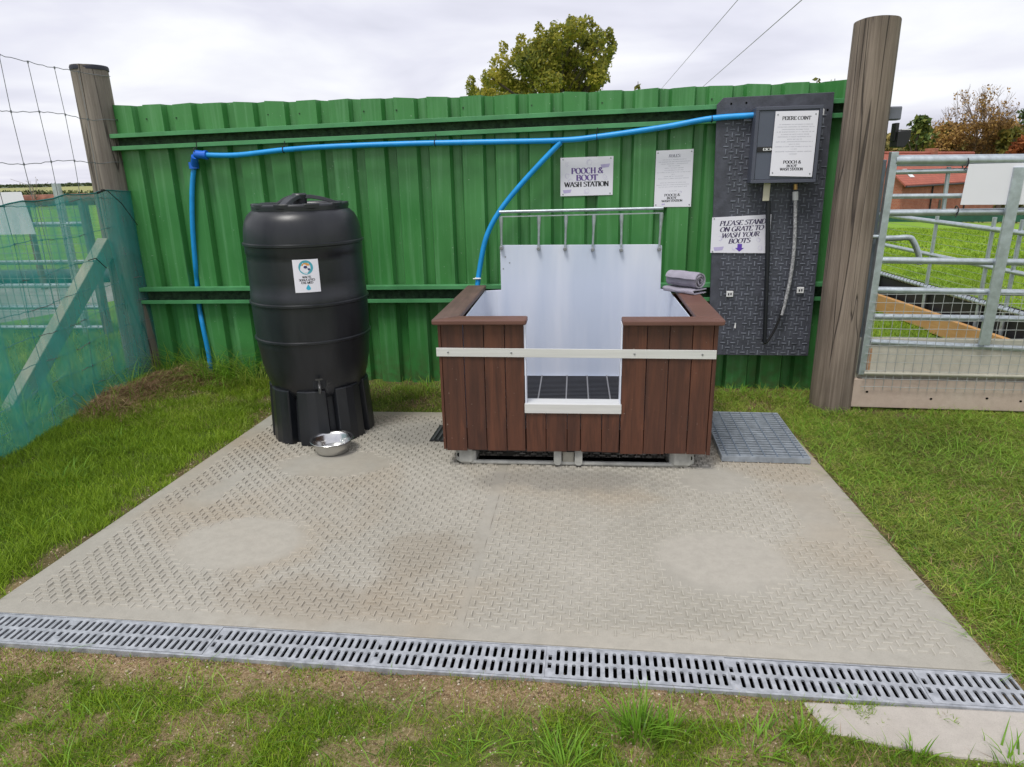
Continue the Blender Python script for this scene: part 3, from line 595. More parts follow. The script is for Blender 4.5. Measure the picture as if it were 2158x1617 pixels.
# ================================================================ round posts
def round_post(name, label, x, y, h, r, material, lean=(0,0), top=None, seed=1, taper=0.95):
    t = thing(name, label, 'post', (x, y, 0)); rs = random.Random(seed); seg = 40; rows = 16; V = []; F = []
    ph = [rs.random()*6 for _ in range(5)]
    for j in range(rows+1):
        z = lerp(-0.12, h, j/rows); rr = r*lerp(1.0, taper, j/rows)
        for k in range(seg):
            a = 2*math.pi*k/seg; q = 1+0.022*math.sin(2*a+ph[0]+z*0.8)+0.014*math.sin(5*a+ph[1])+0.010*math.sin(9*a+ph[2]+z*1.3)-0.03*max(0, math.cos(a*3+ph[3]))**24
            V.append((rr*q*math.cos(a)+lean[0]*z, rr*q*math.sin(a)+lean[1]*z, z+(0.012*math.cos(a+2) if j == rows else 0)))
    for j in range(rows):
        for k in range(seg): k2 = (k+1) % seg; F.append((j*seg+k, j*seg+k2, (j+1)*seg+k2, (j+1)*seg+k))
    F.append(tuple(rows*seg+k for k in range(seg))); mb = MB(); mb.add(V, F); obj('trunk', mb, material, t, smooth=True)
    if top:
        m = MB(); m.lathe([(0.0001, h+0.013), (r*taper*0.99, h+0.010), (r*taper*1.03, h), (r*taper*1.025, h-0.018)], 32, (lean[0]*h, lean[1]*h, 0)); obj('top_coating', m, top, t, smooth=True)
    return t
round_post('timber_post', 'stout round weathered timber post between the green fence and the metal gate', 1.962, 3.955, 2.12, 0.118, POSTW, seed=4, taper=0.94)
round_post('timber_post', 'round grey timber post with tarred top at the left end of the green fence', -2.755, 4.93, 2.125, 0.122, POSTL, top=TAR, seed=9, taper=0.92)
# ================================================================ blue water pipe
def pipe():
    t = thing('water_pipe', 'bright blue plastic water pipe along the green fence with a branch to the tub', 'water pipe', WALL.w(0), WALL.rz)
    def pp(lst): return [(lambda q, y: (q[0], y, q[1]))(WALL.px(x, y_, o), o) for x, y_, o in lst]
    r = 0.0165
    main = smooth_pts(pp([(425,327,-0.085),(500,327,-0.085),(600,316,-0.085),(700,309,-0.085),(860,303,-0.085),(1000,300,-0.086),(1180,296,-0.086),(1270,287,-0.09),(1400,268,-0.10),(1500,250,-0.11),(1590,243,-0.13)]), 8)
    obj('main_pipe', MB().tube(main, r, 14), BLUEP, t, smooth=True)
    dn = smooth_pts(pp([(410,340,-0.02),(405,400,-0.02),(406,480,-0.018),(412,560,-0.01),(415,590,0.019),(417.5,621,0.022),(420.5,650,0.019),(425,675,-0.012),(430,700,-0.019),(441,755,-0.02),(445,800,-0.02)]), 8)
    # behind the lower rail the pipe sits in the hollow of a sheet rib
    obj('down_pipe', MB().tube([(a, b, c) for a, b, c in dn], r, 14), BLUEP, t, smooth=True)
    br = smooth_pts(pp([(1182,300,-0.088),(1140,343,-0.085),(1090,398,-0.085),(1050,450,-0.087),(1025,500,-0.09),(1012,560,-0.10),(1006,610,-0.12),(1004,680,-0.13)]), 8)
    obj('branch_pipe', MB().tube(br, r, 14), BLUEP, t, smooth=True)
    a = pp([(412,325,-0.08),(432,327,-0.085)]); f = MB().tube([a[0], a[1]], 0.026, 14); f.tube([(a[1][0]-0.004, a[1][1], a[1][2]), (a[1][0]+0.014, a[1][1], a[1][2])], 0.029, 14)
    q = pp([(411,330,-0.07),(409,352,-0.025)]); f.tube([q[0], q[1]], 0.024, 14); f.tube([(q[1][0], q[1][1], q[1][2]+0.03), (q[1][0], q[1][1], q[1][2]-0.012)], 0.032, 14)
    obj('elbow', f, BLUEF, t, smooth=True)
    for x in (598, 917, 1258, 412, 1500):
        yy = {598:316, 917:302, 1258:289, 412:318, 1500:251}[x]; o_ = -0.085 if x < 1400 else -0.11
        lx, lz = WALL.px(x, yy, o_); m = MB(); pts = [(lx+0.001*math.sin(k), o_+0.0195*math.cos(k*math.pi/6), lz+0.0195*math.sin(k*math.pi/6)) for k in range(13)]
        m.tube(pts, 0.0028, 6); 
        if x < 1400: m.tube([(lx, o_+0.018, lz+0.012), (lx+0.002, -0.066, lz+0.055)], 0.0026, 6)
        obj('cable_tie', m, BLACK, t)
    lx, lz = WALL.px(1007, 587, -0.115); m = MB().tube([(lx-0.028, -0.135, lz), (lx+0.024, -0.135, lz+0.002)], 0.004, 6); m.tube([(lx, -0.115, lz-0.004), (lx, -0.115, lz+0.006)], 0.019, 14); obj('clip', m, WHITEP, t)
pipe()
# ================================================================ water butt, stand, bowl
BX, BY = -1.103, 3.727
def butt():
    r_ = [(0.0001,0.27),(0.215,0.27),(0.243,0.285),(0.266,0.325),(0.287,0.39),(0.302,0.46),(0.309,0.53),(0.3115,0.545),(0.3135,0.553),(0.315,0.585),(0.3235,0.589),(0.3235,0.598),(0.315,0.602),
      (0.318,0.68),(0.319,0.775),(0.3275,0.780),(0.3275,0.790),(0.319,0.794),(0.318,0.834),(0.3145,0.840),(0.3145,0.90),(0.3135,1.00),(0.3125,1.028),(0.3165,1.034),(0.3165,1.073),(0.325,1.078),(0.325,1.088),(0.3165,1.092),
      (0.315,1.12),(0.310,1.16),(0.300,1.195),(0.285,1.222),(0.262,1.242),(0.24,1.252),(0.0001,1.253)]
    r_ = [(a*0.967, 1.4-(1.4-b)*1.02) for a, b in r_]
    t = thing('water_butt', 'tall black plastic water butt barrel with screw lid and white sticker', 'water butt', (BX, BY, 0))
    mb = MB().lathe(r_, 72); o = obj('barrel', mb, PLASTIC, t, smooth=True)
    # lid: lugged rim, sunken disc, cross handle
    lsc = 0.967; lid = MB(); lid.lathe([(0.247,1.243),(0.247,1.268),(0.240,1.275),(0.215,1.275),(0.205,1.262),(0.0001,1.262)], 56)
    for k in range(10):
        a = 2*math.pi*k/10+0.2; c, s = math.cos(a), math.sin(a); v = []
        for z in (1.252, 1.277):
            for rr, da in ((0.222,-0.2),(0.247,-0.16),(0.251,0),(0.247,0.16),(0.222,0.2)): v.append((rr*math.cos(a+da), rr*math.sin(a+da), z))
        lid.add(v, [(0,1,2,3,4),(9,8,7,6,5),(0,5,6,1),(1,6,7,2),(2,7,8,3),(3,8,9,4),(4,9,5,0)])
    obj('lid', lid, PLASTIC, t, smooth=True, bevel=0.004)
    h = MB()
    for a in (0.35, 0.35+math.pi*2/3, 0.35+math.pi*4/3):
        c, s = math.cos(a), math.sin(a); pts = []
        for q, z in ((0.0,1.316),(0.06,1.315),(0.12,1.303),(0.175,1.284),(0.205,1.272)): pts.append((q, z))
        v = []
        for q, z in pts:
            wq = 0.028
            v += [(q*c-wq*-s, q*s-wq*c, z-0.02), (q*c+wq*-s, q*s+wq*c, z-0.02), (q*c+wq*0.7*-s, q*s+wq*0.7*c, z), (q*c-wq*0.7*-s, q*s-wq*0.7*c, z)]
        F = []
        for i in range(len(pts)-1):
            for k in range(4): F.append((i*4+k, i*4+(k+1) % 4, (i+1)*4+(k+1) % 4, (i+1)*4+k))
        F += [(3,2,1,0), tuple(4*(len(pts)-1)+k for k in range(4))]; h.add(v, F)
    h.lathe([(0.036,1.262),(0.04,1.315),(0.034,1.3235),(0.0001,1.3245)], 20)
    obj('lid_handle', h, PLASTIC, t, smooth=True, bevel=0.003)
    # sticker follows the barrel wall
    def onb(px, py, rr):
        d = ray(px, py); o_ = CAM[:2]-np.array([BX, BY]); A = d[0]**2+d[1]**2; B = o_@d[:2]; C_ = o_@o_-rr**2; q = (-B-math.sqrt(B*B-A*C_))/A; P = CAM+q*d
        return math.atan2(P[1]-BY, P[0]-BX), P[2]
    c = [onb(614,549,0.3215), onb(671,546,0.3215), onb(678,615,0.3215), onb(621,619,0.3215)]
    a0 = (c[0][0]+c[3][0])/2; a1 = (c[1][0]+c[2][0])/2; z1 = (c[0][1]+c[1][1])/2; z0 = (c[2][1]+c[3][1])/2
    R_ = 0.3063; W_ = (a1-a0)*R_; H_ = z1-z0
    def wrap(mb_, dr):           # flat (x, ., z) in metres from sticker's lower left -> barrel wall
        mb_.v = [((R_+dr-y)*math.cos(a0+x/R_), (R_+dr-y)*math.sin(a0+x/R_), z0+z) for x, y, z in mb_.v]; return mb_
    g = MB(); nx = 10
    for i in range(nx): x0_, x1_ = W_*i/nx, W_*(i+1)/nx; g.add([(x0_,0,0),(x1_,0,0),(x1_,0,H_),(x0_,0,H_)], [(0,1,2,3)])
    st = obj('sticker', wrap(g, 0.0), PAPER, t, fix=False)
    cx, cz = W_*0.5, H_*0.76; m1 = MB().disc(cx, cz, -0.0004, H_*0.215, seg=28); TEAL = mat('teal print', (0.07,0.36,0.45), 0.5, var=0.1)
    obj('emblem_ring', wrap(m1, 0), TEAL, st, fix=False)
    m1 = MB().disc(cx, cz-0.001, -0.0007, H_*0.14, seg=24); obj('emblem_face', wrap(m1, 0), PAPER, st, fix=False)
    m1 = MB().disc(cx, cz+H_*0.05, -0.0010, H_*0.12, H_*0.09, 16, 0, math.pi); obj('emblem_arc', wrap(m1, 0), mat('orange print', (0.7,0.33,0.08), 0.5), st, fix=False)
    m1 = MB().disc(cx-H_*0.01, cz+H_*0.01, -0.0013, H_*0.055, H_*0.04, 12); m1.disc(cx+H_*0.09, cz-H_*0.06, -0.0013, H_*0.035, seg=10); obj('emblem_spots', wrap(m1, 0), mat('navy print', (0.03,0.03,0.12), 0.5), st, fix=False)
    m1 = MB(); n = 20; v = []
    for i in range(n):
        a = 2*math.pi*i/n; rr = H_*0.068; x = rr*math.cos(a)*(1 if math.sin(a) < 0 else (1-math.sin(a))**0.8); z = rr*math.sin(a)*(1 if math.sin(a) < 0 else 1.7); v.append((cx+H_*0.02+x, -0.0006, H_*0.135+z))
    m1.add(v, [tuple(range(n))]); obj('water_drop', wrap(m1, 0), mat('blue print', (0.04,0.42,0.60), 0.5), st, fix=False)
    m1 = MB()
    for k, (tx, wq) in enumerate((('WACTE', 0.34), ('SDULA LFFES', 0.62), ('EAE MED', 0.46))): lettering(m1, tx, cx, H_*(0.47-0.085*k), H_*0.062, -0.0006, W_*wq, 0.11, 0.05)
    obj('lettering', wrap(m1, 0), INK, st, fix=False)
    # tap
    a, z = onb(673, 808, 0.27); tp = thing('tap', None, None, (0.262*math.cos(a), 0.262*math.sin(a), z-0.0)); del_ = tp
    bpy.data.objects.remove(tp)
    d = Vector((math.cos(a), math.sin(a), 0)); s = Vector((-d.y, d.x, 0)); p0 = d*0.263+Vector((0,0,z)); m = MB()
    m.beam(p0+Vector((0,0,-0.028)), p0+Vector((0,0,0.028)), 0.068, 0.026, up=d); tb = obj('tap_plate', m, PLASTICR, t, bevel=0.003)
    m = MB(); m.tube([p0, p0+d*0.05, p0+d*0.062+Vector((0,0,-0.012)), p0+d*0.062+Vector((0,0,-0.04))], 0.009, 10); m.beam(p0+d*0.04+Vector((0,0,0.006)), p0+d*0.04+Vector((0,0,0.03)), 0.008, 0.008, up=d)
    m.beam(p0+d*0.04-s*0.018+Vector((0,0,0.03)), p0+d*0.04+s*0.018+Vector((0,0,0.03)), 0.008, 0.008); obj('tap', m, mat('dark tap metal', (0.10,0.10,0.10), 0.4, 0.7), tb, smooth=True)
    # stand
    t2 = thing('barrel_stand', 'black flared plastic stand with fluted panels under the water butt', 'stand', (BX, BY, 0))
    t2.scale = (0.985, 0.985, 0.93)
    obj('core', MB().lathe([(0.245,0.005),(0.225,0.285),(0.0001,0.287)], 40), PLASTICR, t2, smooth=True)
    n = 8
    for k in range(n):
        a = 2*math.pi*(k+0.12)/n; v = []; hw0, hw1 = 0.335, 0.325
        for z, r in ((0.0, 0.288), (0.33, 0.272)):
            for da, dr in ((-hw0, -0.05), (-hw0*0.88, 0.0), (-hw0*0.25, 0.006), (hw0*0.25, 0.006), (hw0*0.88, 0.0), (hw0, -0.05)): v.append(((r+dr)*math.cos(a+da), (r+dr)*math.sin(a+da), z))
        F = [(5,4,3,2,1,0), (6,7,8,9,10,11)]+[(i, i+1, i+7, i+6) for i in range(5)]+[(5,0,6,11)]
        obj('panel', MB().add(v, F), PLASTIC, t2, bevel=0.006)
    # bowl
    t3 = thing('dog_bowl', 'shallow stainless steel dog bowl in front of the barrel stand', 'bowl', (-0.966, 3.372, 0.0035))
    obj('bowl', MB().lathe([(0.0001,0.004),(0.076,0.004),(0.081,0.0),(0.086,0.004),(0.094,0.030),(0.099,0.054),(0.108,0.063),(0.114,0.066),(0.1155,0.068),(0.114,0.0695),(0.107,0.067),(0.097,0.057),(0.090,0.032),(0.080,0.012),(0.06,0.009),(0.0001,0.009)], 64), STEEL, t3, smooth=True)
butt()
# ================================================================ wash tub
def tub():
    t = thing('wash_tub', 'open fronted dog wash tub clad in dark brown boards with white liner', 'wash tub', TUB.w(0), TUB.rz)
    W_ = 1.297; rs = random.Random(2)
    def planks(name, seams, z0, z1, y0=0.0, label=None):
        m = MB()
        for a, b in zip(seams[:-1], seams[1:]):
            dy = rs.uniform(-0.0015, 0.0015); m.box(a+0.0016, b-0.0016, y0+dy, y0+0.012, z0+rs.uniform(-0.003, 0.003), z1)
        return obj(name, m, PLANK, t, bevel=0.0018, label=label)
    sx = lambda xs, py=950: [TUB.px(x, py)[0] for x in xs]
    planks('front_boards', [0.0]+sx([942, 986, 1027, 1069])+[0.41], 0.095, 0.732)
    planks('front_boards', [0.4125]+sx([1151, 1195, 1223, 1267])+[0.8625], 0.095, 0.300)
    planks('front_boards', [0.865]+sx([1355, 1400, 1446, 1488])+[W_], 0.090, 0.728)
    for x0, x1 in ((0.0, 0.018), (W_-0.018, W_)):
        m = MB()
        for k in range(9): m.box(x0, x1, 0.021+k*0.106, 0.021+(k+1)*0.106-0.003, 0.095, 0.730)
        obj('side_boards', m, PLANK, t, bevel=0.0015)
    m = MB()
    for k in range(12): m.box(0.02+k*0.105, 0.02+(k+1)*0.105-0.003, 0.978, 0.996, 0.095, 0.70)
    obj('back_boards', m, PLANK, t)
    # capping
    z0, z1 = 0.7325, 0.757; o_ = 0.02
    obj('capping', MB().prism([(-o_,-0.032),(0.418,-0.032),(0.424,-0.02),(0.424,0.06),(0.418,0.068),(0.100,0.068)], z0, z1, 'z'), CAPW, t, bevel=0.006)
    obj('capping', MB().prism([(-o_,-0.030),(0.0985,0.070),(0.11,0.985),(-0.004,0.985)], z0+0.0005, z1+0.001, 'z'), wood('dark worn capping', (0.10,0.062,0.05), (0.17,0.105,0.085), (30,3,30), 0.6, False, 0.3), t, bevel=0.006)
    obj('capping', MB().prism([(0.862,-0.032),(W_+o_,-0.032),(1.200,0.068),(0.862,0.068)], z0-0.005, z1-0.005, 'z'), CAPW, t, bevel=0.006)
    obj('capping', MB().prism([(W_+o_,-0.030),(W_+o_+0.01,0.985),(1.215,0.985),(1.2015,0.070)], z0-0.004, z1-0.003, 'z'), CAPW, t, bevel=0.006)
    # liner: floor, walls, jambs
    m = MB(); zf = 0.19
    m.box(0.105, 1.195, 0.072, 0.945, zf-0.006, zf)                                    # floor
    m.prism([(0.105,zf),(1.195,zf),(1.195,0.728),(1.145,0.735),(1.143,0.985),(1.13,0.992),(0.215,0.999),(0.205,0.995),(0.205,0.735),(0.105,0.730)], 0.945, 0.951)  # back with tall upstand
    for x in (0.105, 1.190): m.box(x, x+0.005, 0.072, 0.9445, zf, 0.729)
    m.box(0.1105, 0.404, 0.069, 0.0735, zf, 0.728); m.box(0.870, 1.1895, 0.069, 0.0735, zf, 0.722); m.box(0.404, 0.870, 0.069, 0.0735, zf, 0.30)
    obj('liner', m, LINER, t, bevel=0.002)
    for x_ in (0.4115, 0.8585): obj('opening_edge', MB().box(x_, x_+0.005, 0.0, 0.069, 0.343, 0.7285), LINERW, t)
    for q in ((0.235, 0.93), (0.26, 0.895), (0.222, 0.86)): obj('rivet', MB().disc(q[0], q[1], 0.9445, 0.0045, seg=10), ALUD, t)
    # coved corners inside liner
    for xc, s_ in ((0.11, 1), (1.19, -1)):
        m = MB(); v = []
        for z in (zf, 0.728):
            for k in range(7): a = math.pi/2*k/6; v.append((xc+s_*0.07*(1-math.cos(a)), 0.9445-0.07*(1-math.sin(a)), z))
        m.add(v, [(i, i+1, i+8, i+7) for i in range(6)])
        obj('liner_corner', m, LINER, t, smooth=True)
    m = MB().box(0.408, 0.868, -0.0095, -0.0045, 0.296, 0.342); m.box(0.408, 0.868, -0.0045, 0.078, 0.3385, 0.342); obj('sill', m, ALU, t, bevel=0.001)
    m = MB(); zl, zr = 0.598, 0.588
    m.prism([(-0.008, zl-0.021), (1.292, zr-0.021), (1.292, zr+0.021), (-0.008, zl+0.021)], -0.0085, -0.0035); b = obj('front_bar', m, ALU, t, bevel=0.0012)
    for x in (945, 1078, 1337, 1480):
        m = MB(); lx = TUB.px(x, 745)[0]; z = zl+(zr-zl)*lx/1.3
        m.add([(lx+0.0055*math.cos(k*1.0472), -0.0086, z+0.0055*math.sin(k*1.0472)) for k in range(6)]+[(lx+0.004*math.cos(k*1.0472), -0.012, z+0.004*math.sin(k*1.0472)) for k in range(6)], [(6,7,8,9,10,11)]+[(k, (k+1) % 6, 6+(k+1) % 6, 6+k) for k in range(6)])
        obj('bolt', m, ALUD, b)
    # rack on top of the liner
    BK = 0.935
    def bp(x, y): q = TUB.px(x, y, BK); return (q[0], BK, q[1])
    a, b2 = bp(1052, 447), bp(1398, 439); rk = obj('rack', MB().tube([(a[0], BK, a[2]), (b2[0], BK, b2[2])], 0.0085, 12), GALV, t, smooth=True)
    a2, b3 = bp(1056, 457), bp(1396, 449); obj('rack_strip', MB().beam((a2[0], BK, a2[2]), (b3[0], BK, b3[2]), 0.012, 0.006), GALV, rk)
    for xt, xb, yb in ((1056,1057,523),(1136,1135,524),(1193,1191,525),(1252,1249,526),(1310,1309,527),(1394,1389,525)):
        p = bp(xt, lerp(457, 449, (xt-1056)/340)); q = bp(xb, yb); m = MB(); mid = lerp(p[2], q[2], 0.42)
        m.tube([(p[0], BK, p[2]), (lerp(p[0],q[0],0.1), BK, lerp(p[2],q[2],0.10)), (lerp(p[0],q[0],.4), BK, mid), (q[0], BK, q[2])], [0.012, 0.012, 0.007, 0.0065], 10)
        br = obj('rack_bar', m, GALV, t, smooth=True); m = MB().tube([(q[0], BK-0.014, q[2]), (q[0], 0.944, q[2])], 0.0115, 14); obj('bolt', m, ALUD, br, bevel=0.003)
    # pallet base
    pal = obj('pallet_base', MB().box(0.06, 1.235, 0.035, 0.95, 0.078, 0.093), BLACK, t)
    def foot(x0, x1, y0):
        m = MB(); v = []; c = 0.022
        for z, k in ((0.004, 0.012), (0.02, 0.0), (0.093, 0.0)): v += [(x, y, z) for x, y in ((x0+c+k, y0+k), (x1-c-k, y0+k), (x1-k, y0+c+k), (x1-k, y0+0.11), (x0+k, y0+0.11), (x0+k, y0+c+k))]
        m.add(v, [(5,4,3,2,1,0), (12,13,14,15,16,17)]+[(j*6+i, j*6+(i+1) % 6, (j+1)*6+(i+1) % 6, (j+1)*6+i) for j in range(2) for i in range(6)]); return m
    for x0, x1 in ((0.052, 0.155), (1.112, 1.232)):
        for y0 in (0.03, 0.83):
            f = obj('pallet_foot', foot(x0, x1, y0), PALP, t, bevel=0.003)
            if y0 < 0.1: hx = x0+0.015 if x0 < 0.5 else x1-0.018; f2 = MB(); f2.disc(hx, 0.055, y0+0.0035, 0.007, 0.011, 12); obj('hole', f2, VOID, f)
    for x in (0.565, 0.668): m = MB(); m.prism([(x-0.019, 0.093), (x+0.019, 0.093), (x+0.019, 0.024), (x+0.010, 0.012), (x-0.010, 0.012), (x-0.019, 0.024)], 0.020, 0.034); obj('pallet_bracket', m, PALP, t, bevel=0.002)
    m = MB().box(0.588, 0.646, 0.042, 0.13, 0.018, 0.0775); obj('pallet_block', m, GBOARD, t, bevel=0.004)
    m = MB().box(0.50, 0.74, 0.50, 0.6, 0.004, 0.0775); obj('pallet_block', m, BLACK, t)
    m = MB(); m.tube([(0.075, 0.16, 0.013), (0.085, 0.075, 0.013), (0.13, 0.05, 0.013), (1.15, 0.05, 0.013), (1.21, 0.075, 0.013), (1.22, 0.16, 0.013)], 0.0115, 10); obj('base_tube', m, PALP, t, smooth=True)
    obj('underside_shade', MB().box(0.157, 1.11, 0.30, 0.31, 0.012, 0.077), VOID, t)  # dark under the tub painted as a black sheet
    obj('shade_strip', MB().box(0.16, 0.56, 0.052, 0.13, 0.0035, 0.010).box(0.675, 1.105, 0.052, 0.13, 0.0035, 0.010), VOID, t)  # black strips on the pad painting the shade under the tub
    # grate lying in the tub
    g = thing('tub_floor_grate', 'black slatted plastic floor grate lying inside the wash tub', 'floor grate', TUB.w(0, 0, zf), TUB.rz)
    m = MB()
    for k in range(34): y = 0.10+k*0.0245; m.box(0.125, 1.175, y, y+0.011, 0.008, 0.018)
    obj('slats', m, mat('black ribbed plastic', (0.02,0.02,0.023), 0.45), g)
    m = MB()
    for px in (1134, 1193, 1240, 1286): lx = TUB.px(px, 842, 0.1)[0]; lx = TUB.loc(gp(px, 842, zf+0.018))[0]; m.box(lx-0.004, lx+0.004, 0.10, 0.925, 0.0185, 0.0215)
    m.box(0.30, 0.308, 0.10, 0.925, 0.0185, 0.0215); m.box(1.0, 1.008, 0.10, 0.925, 0.0185, 0.0215)
    obj('cross_ribs', m, mat('grey worn ribs', (0.16,0.16,0.17), 0.5), g)
tub()
# towel
def towel():
    lx, ly = TUB.loc(gp(1440, 612, 0.757)); t = thing('rolled_towel', 'rolled lilac grey towel on the back corner of the tub capping', 'towel', TUB.w(lx+0.002, ly-0.03, 0.7565), TUB.rz-0.80)
    L_ = 0.20; rs = random.Random(8); m = MB(); pts = []; turns = 2.6; n = 74; R_ = 0.0475
    for i in range(n+1):
        a = 2*math.pi*turns*i/n; r = 0.010+(R_-0.010)*i/n; pts.append((r*math.cos(a-0.9)*1.08, r*math.sin(a-0.9)*0.95))
    th = 0.0062; nn = []
    V = []; cols = 10
    for j in range(cols+1):
        x = -L_/2+L_*j/cols; sag = 1-0.05*(2*j/cols-1)**2
        for sgn in (1, -1):
            for i, (py, pz) in enumerate(pts):
                r = math.hypot(py, pz) or 1e-6; k = (r+sgn*th*0.62)/r; ww = 0.0012*math.sin(i*0.7+j*1.3)
                V.append((x+0.003*math.sin(i*0.35)*(1 if j in (0, cols) else 0), py*k*sag+ww, 0.066+pz*k*sag+ww))
    m_ = len(pts); F = []
    row = 2*m_
    for j in range(cols):
        for i in range(m_-1):
            F.append((j*row+i, j*row+i+1, (j+1)*row+i+1, (j+1)*row+i)); F.append((j*row+m_+i+1, j*row+m_+i, (j+1)*row+m_+i, (j+1)*row+m_+i+1))
        F.append((j*row+m_-1, j*row+2*m_-1, (j+1)*row+2*m_-1, (j+1)*row+m_-1)); F.append((j*row+m_, j*row, (j+1)*row, (j+1)*row+m_))
    for i in range(m_-1):
        F.append((i+1, i, m_+i, m_+i+1)); b = cols*row; F.append((b+i, b+i+1, b+m_+i+1, b+m_+i))
    m.add(V, F); obj('roll', m, TOWEL, t, smooth=True, fix=True)
    # folded flap under the roll
    m = MB(); V = []; F = []; nx, ny = 14, 16; prof = []
    for i in range(29):
        a = i/28
        if a < 0.4: y = lerp(0.058, -0.052, a/0.4); z = 0.018
        elif a < 0.6: q = (a-0.4)/0.2*math.pi; y = -0.052-0.0105*math.sin(q); z = 0.0095+0.0085*math.cos(q)
        else: y = lerp(-0.052, 0.05, (a-0.6)/0.4); z = 0.001
        prof.append((y, z))
    for j in range(nx+1):
        x = -L_/2*1.02+L_*1.04*j/nx
        for i, (y, z) in enumerate(prof): V.append((x+0.004*math.sin(z*300), y+0.002*math.sin(x*50), z+0.002*(1+math.sin(x*40+y*30)) if z > 0.005 else z))
    k_ = len(prof)
    for j in range(nx):
        for i in range(k_-1): F.append((j*k_+i, j*k_+i+1, (j+1)*k_+i+1, (j+1)*k_+i))
    m.add(V, F); o = obj('folded_end', m, TOWEL, t, smooth=True, fix=False); s_ = o.modifiers.new('thickness', 'SOLIDIFY'); s_.thickness = 0.0055; s_.offset = 0
towel()
# ================================================================ signs
def sign(name, label, fr, corners, off, th=0.003, material=PAPER, group=None):
    q = [fr.px(x, y, off) for x, y in corners]; cx = sum(a for a, _ in q)/4; cz = sum(b for _, b in q)/4
    t = thing(name, label, 'sign', fr.w(cx, off, cz), fr.rz, group); pl = [(a-cx, b-cz) for a, b in q]
    b = obj('board', MB().prism([pl[3], pl[2], pl[1], pl[0]], 0, th), material, t, bevel=0.0006)
    W_ = ((pl[1][0]-pl[0][0])+(pl[2][0]-pl[3][0]))/2; H_ = ((pl[0][1]-pl[3][1])+(pl[1][1]-pl[2][1]))/2; tl = math.atan2(pl[1][1]-pl[0][1], pl[1][0]-pl[0][0])
    return t, pl, W_, H_, tl
def screws(t, pl, k=0.9, r=0.0045):
    for x, z in pl:
        m = MB().lathe([(r, 0), (r*0.8, 0.002), (0.0001, 0.0025)], 10); m.v = [(a+x*k, -c, b+z*(k if abs(z) < 0.12 else k+0.02)) for a, b, c in m.v]; obj('screw', m, ALUD, t)
def tubmark(m, cx, cz, s, y=-0.0006):
    m.prism([(cx-s, cz), (cx+s, cz+s*0.15), (cx+s*0.75, cz-s*0.55), (cx-s*0.75, cz-s*0.7)], y, y+0.0002)
def thinmarks(m, cx, cz, s, rs, y=-0.0005):
    for _ in range(3):
        a0 = rs.uniform(0, 6.28); rr = s*rs.uniform(0.4, 1); p = [(cx+rr*math.cos(a0+k*0.5), y, cz+rr*math.sin(a0+k*0.5)) for k in range(rs.randint(5, 9))]; m.tube(p, 0.0005, 3)
t, pl, W_, H_, tl = sign('wash_station_sign', 'landscape white sign with purple lettering POOCH & BOOT WASH STATION on the green fence', WALL, ((1181,333),(1293,329),(1291,411),(1181,414)), -0.006)
screws(t, pl)
m = MB(); lettering(m, 'POOCH &', 0.004, H_*0.15, H_*0.145, -0.0006, W_*0.60, 0.125, 0.035, 0, tl); lettering(m, 'BOOT', 0.002, -H_*0.03, H_*0.145, -0.0006, W_*0.40, 0.125, 0.035, 0, tl); obj('purple_lettering', m, PURP, t, fix=False)
m = MB(); lettering(m, 'WASH STATION', 0.0, -H_*0.20, H_*0.125, -0.0006, W_*0.84, 0.125, 0.035, 0, tl); obj('black_lettering', m, INK, t, fix=False)
m = MB(); tubmark(m, W_*0.35, H_*0.30, W_*0.09); tubmark(m, -W_*0.37, -H_*0.35, W_*0.085); rs = random.Random(4)
for q in ((-0.35,0.33),(0.05,0.36),(-0.36,0.02),(0.36,-0.02),(0.0,-0.38),(-0.3,-0.12)): thinmarks(m, q[0]*W_, q[1]*H_, 0.018, rs)
obj('lilac_print', m, LAV, t, fix=False)
t, pl, W_, H_, tl = sign('rules_sign', 'portrait white sign headed RULES on the green fence above the tub', WALL, ((1383,318),(1462,314),(1456,436),(1378,437)), -0.006)
screws(t, pl)
m = MB(); lettering(m, 'RULES:', 0.0, H_*0.40, H_*0.05, -0.0006, W_*0.32, 0.09, 0.03, 0.18, tl); obj('heading', m, INKG, t, fix=False)
m = MB(); rs = random.Random(12)
for k, wq in enumerate((0.62,0.84,0.7,0.3,0.5,0.5,0.88,0.1,0.5,0.82,0,0.7,0.88,0.76,0,0.2)):
    if wq: smallprint(m, 0.0-0.0002*k, H_*(0.335-0.0365*k), W_*wq, H_*0.011, -0.0006, rs, tl)
obj('small_print', m, INKG, t, fix=False)
m = MB(); lettering(m, 'POOCH &', -0.004, -H_*0.285, H_*0.042, -0.0006, W_*0.42, 0.10, 0.04, 0, tl); lettering(m, 'BOOT', -0.006, -H_*0.338, H_*0.038, -0.0006, W_*0.26, 0.10, 0.04, 0, tl); lettering(m, 'WASH STATION', -0.004, -H_*0.387, H_*0.036, -0.0006, W_*0.56, 0.11, 0.05, 0, tl)
obj('lettering', m, INK, t, fix=False); m = MB(); tubmark(m, -W_*0.25, -H_*0.44, W_*0.05); thinmarks(m, W_*0.2, -H_*0.24, 0.01, rs); obj('lilac_print', m, LAV, t, fix=False)
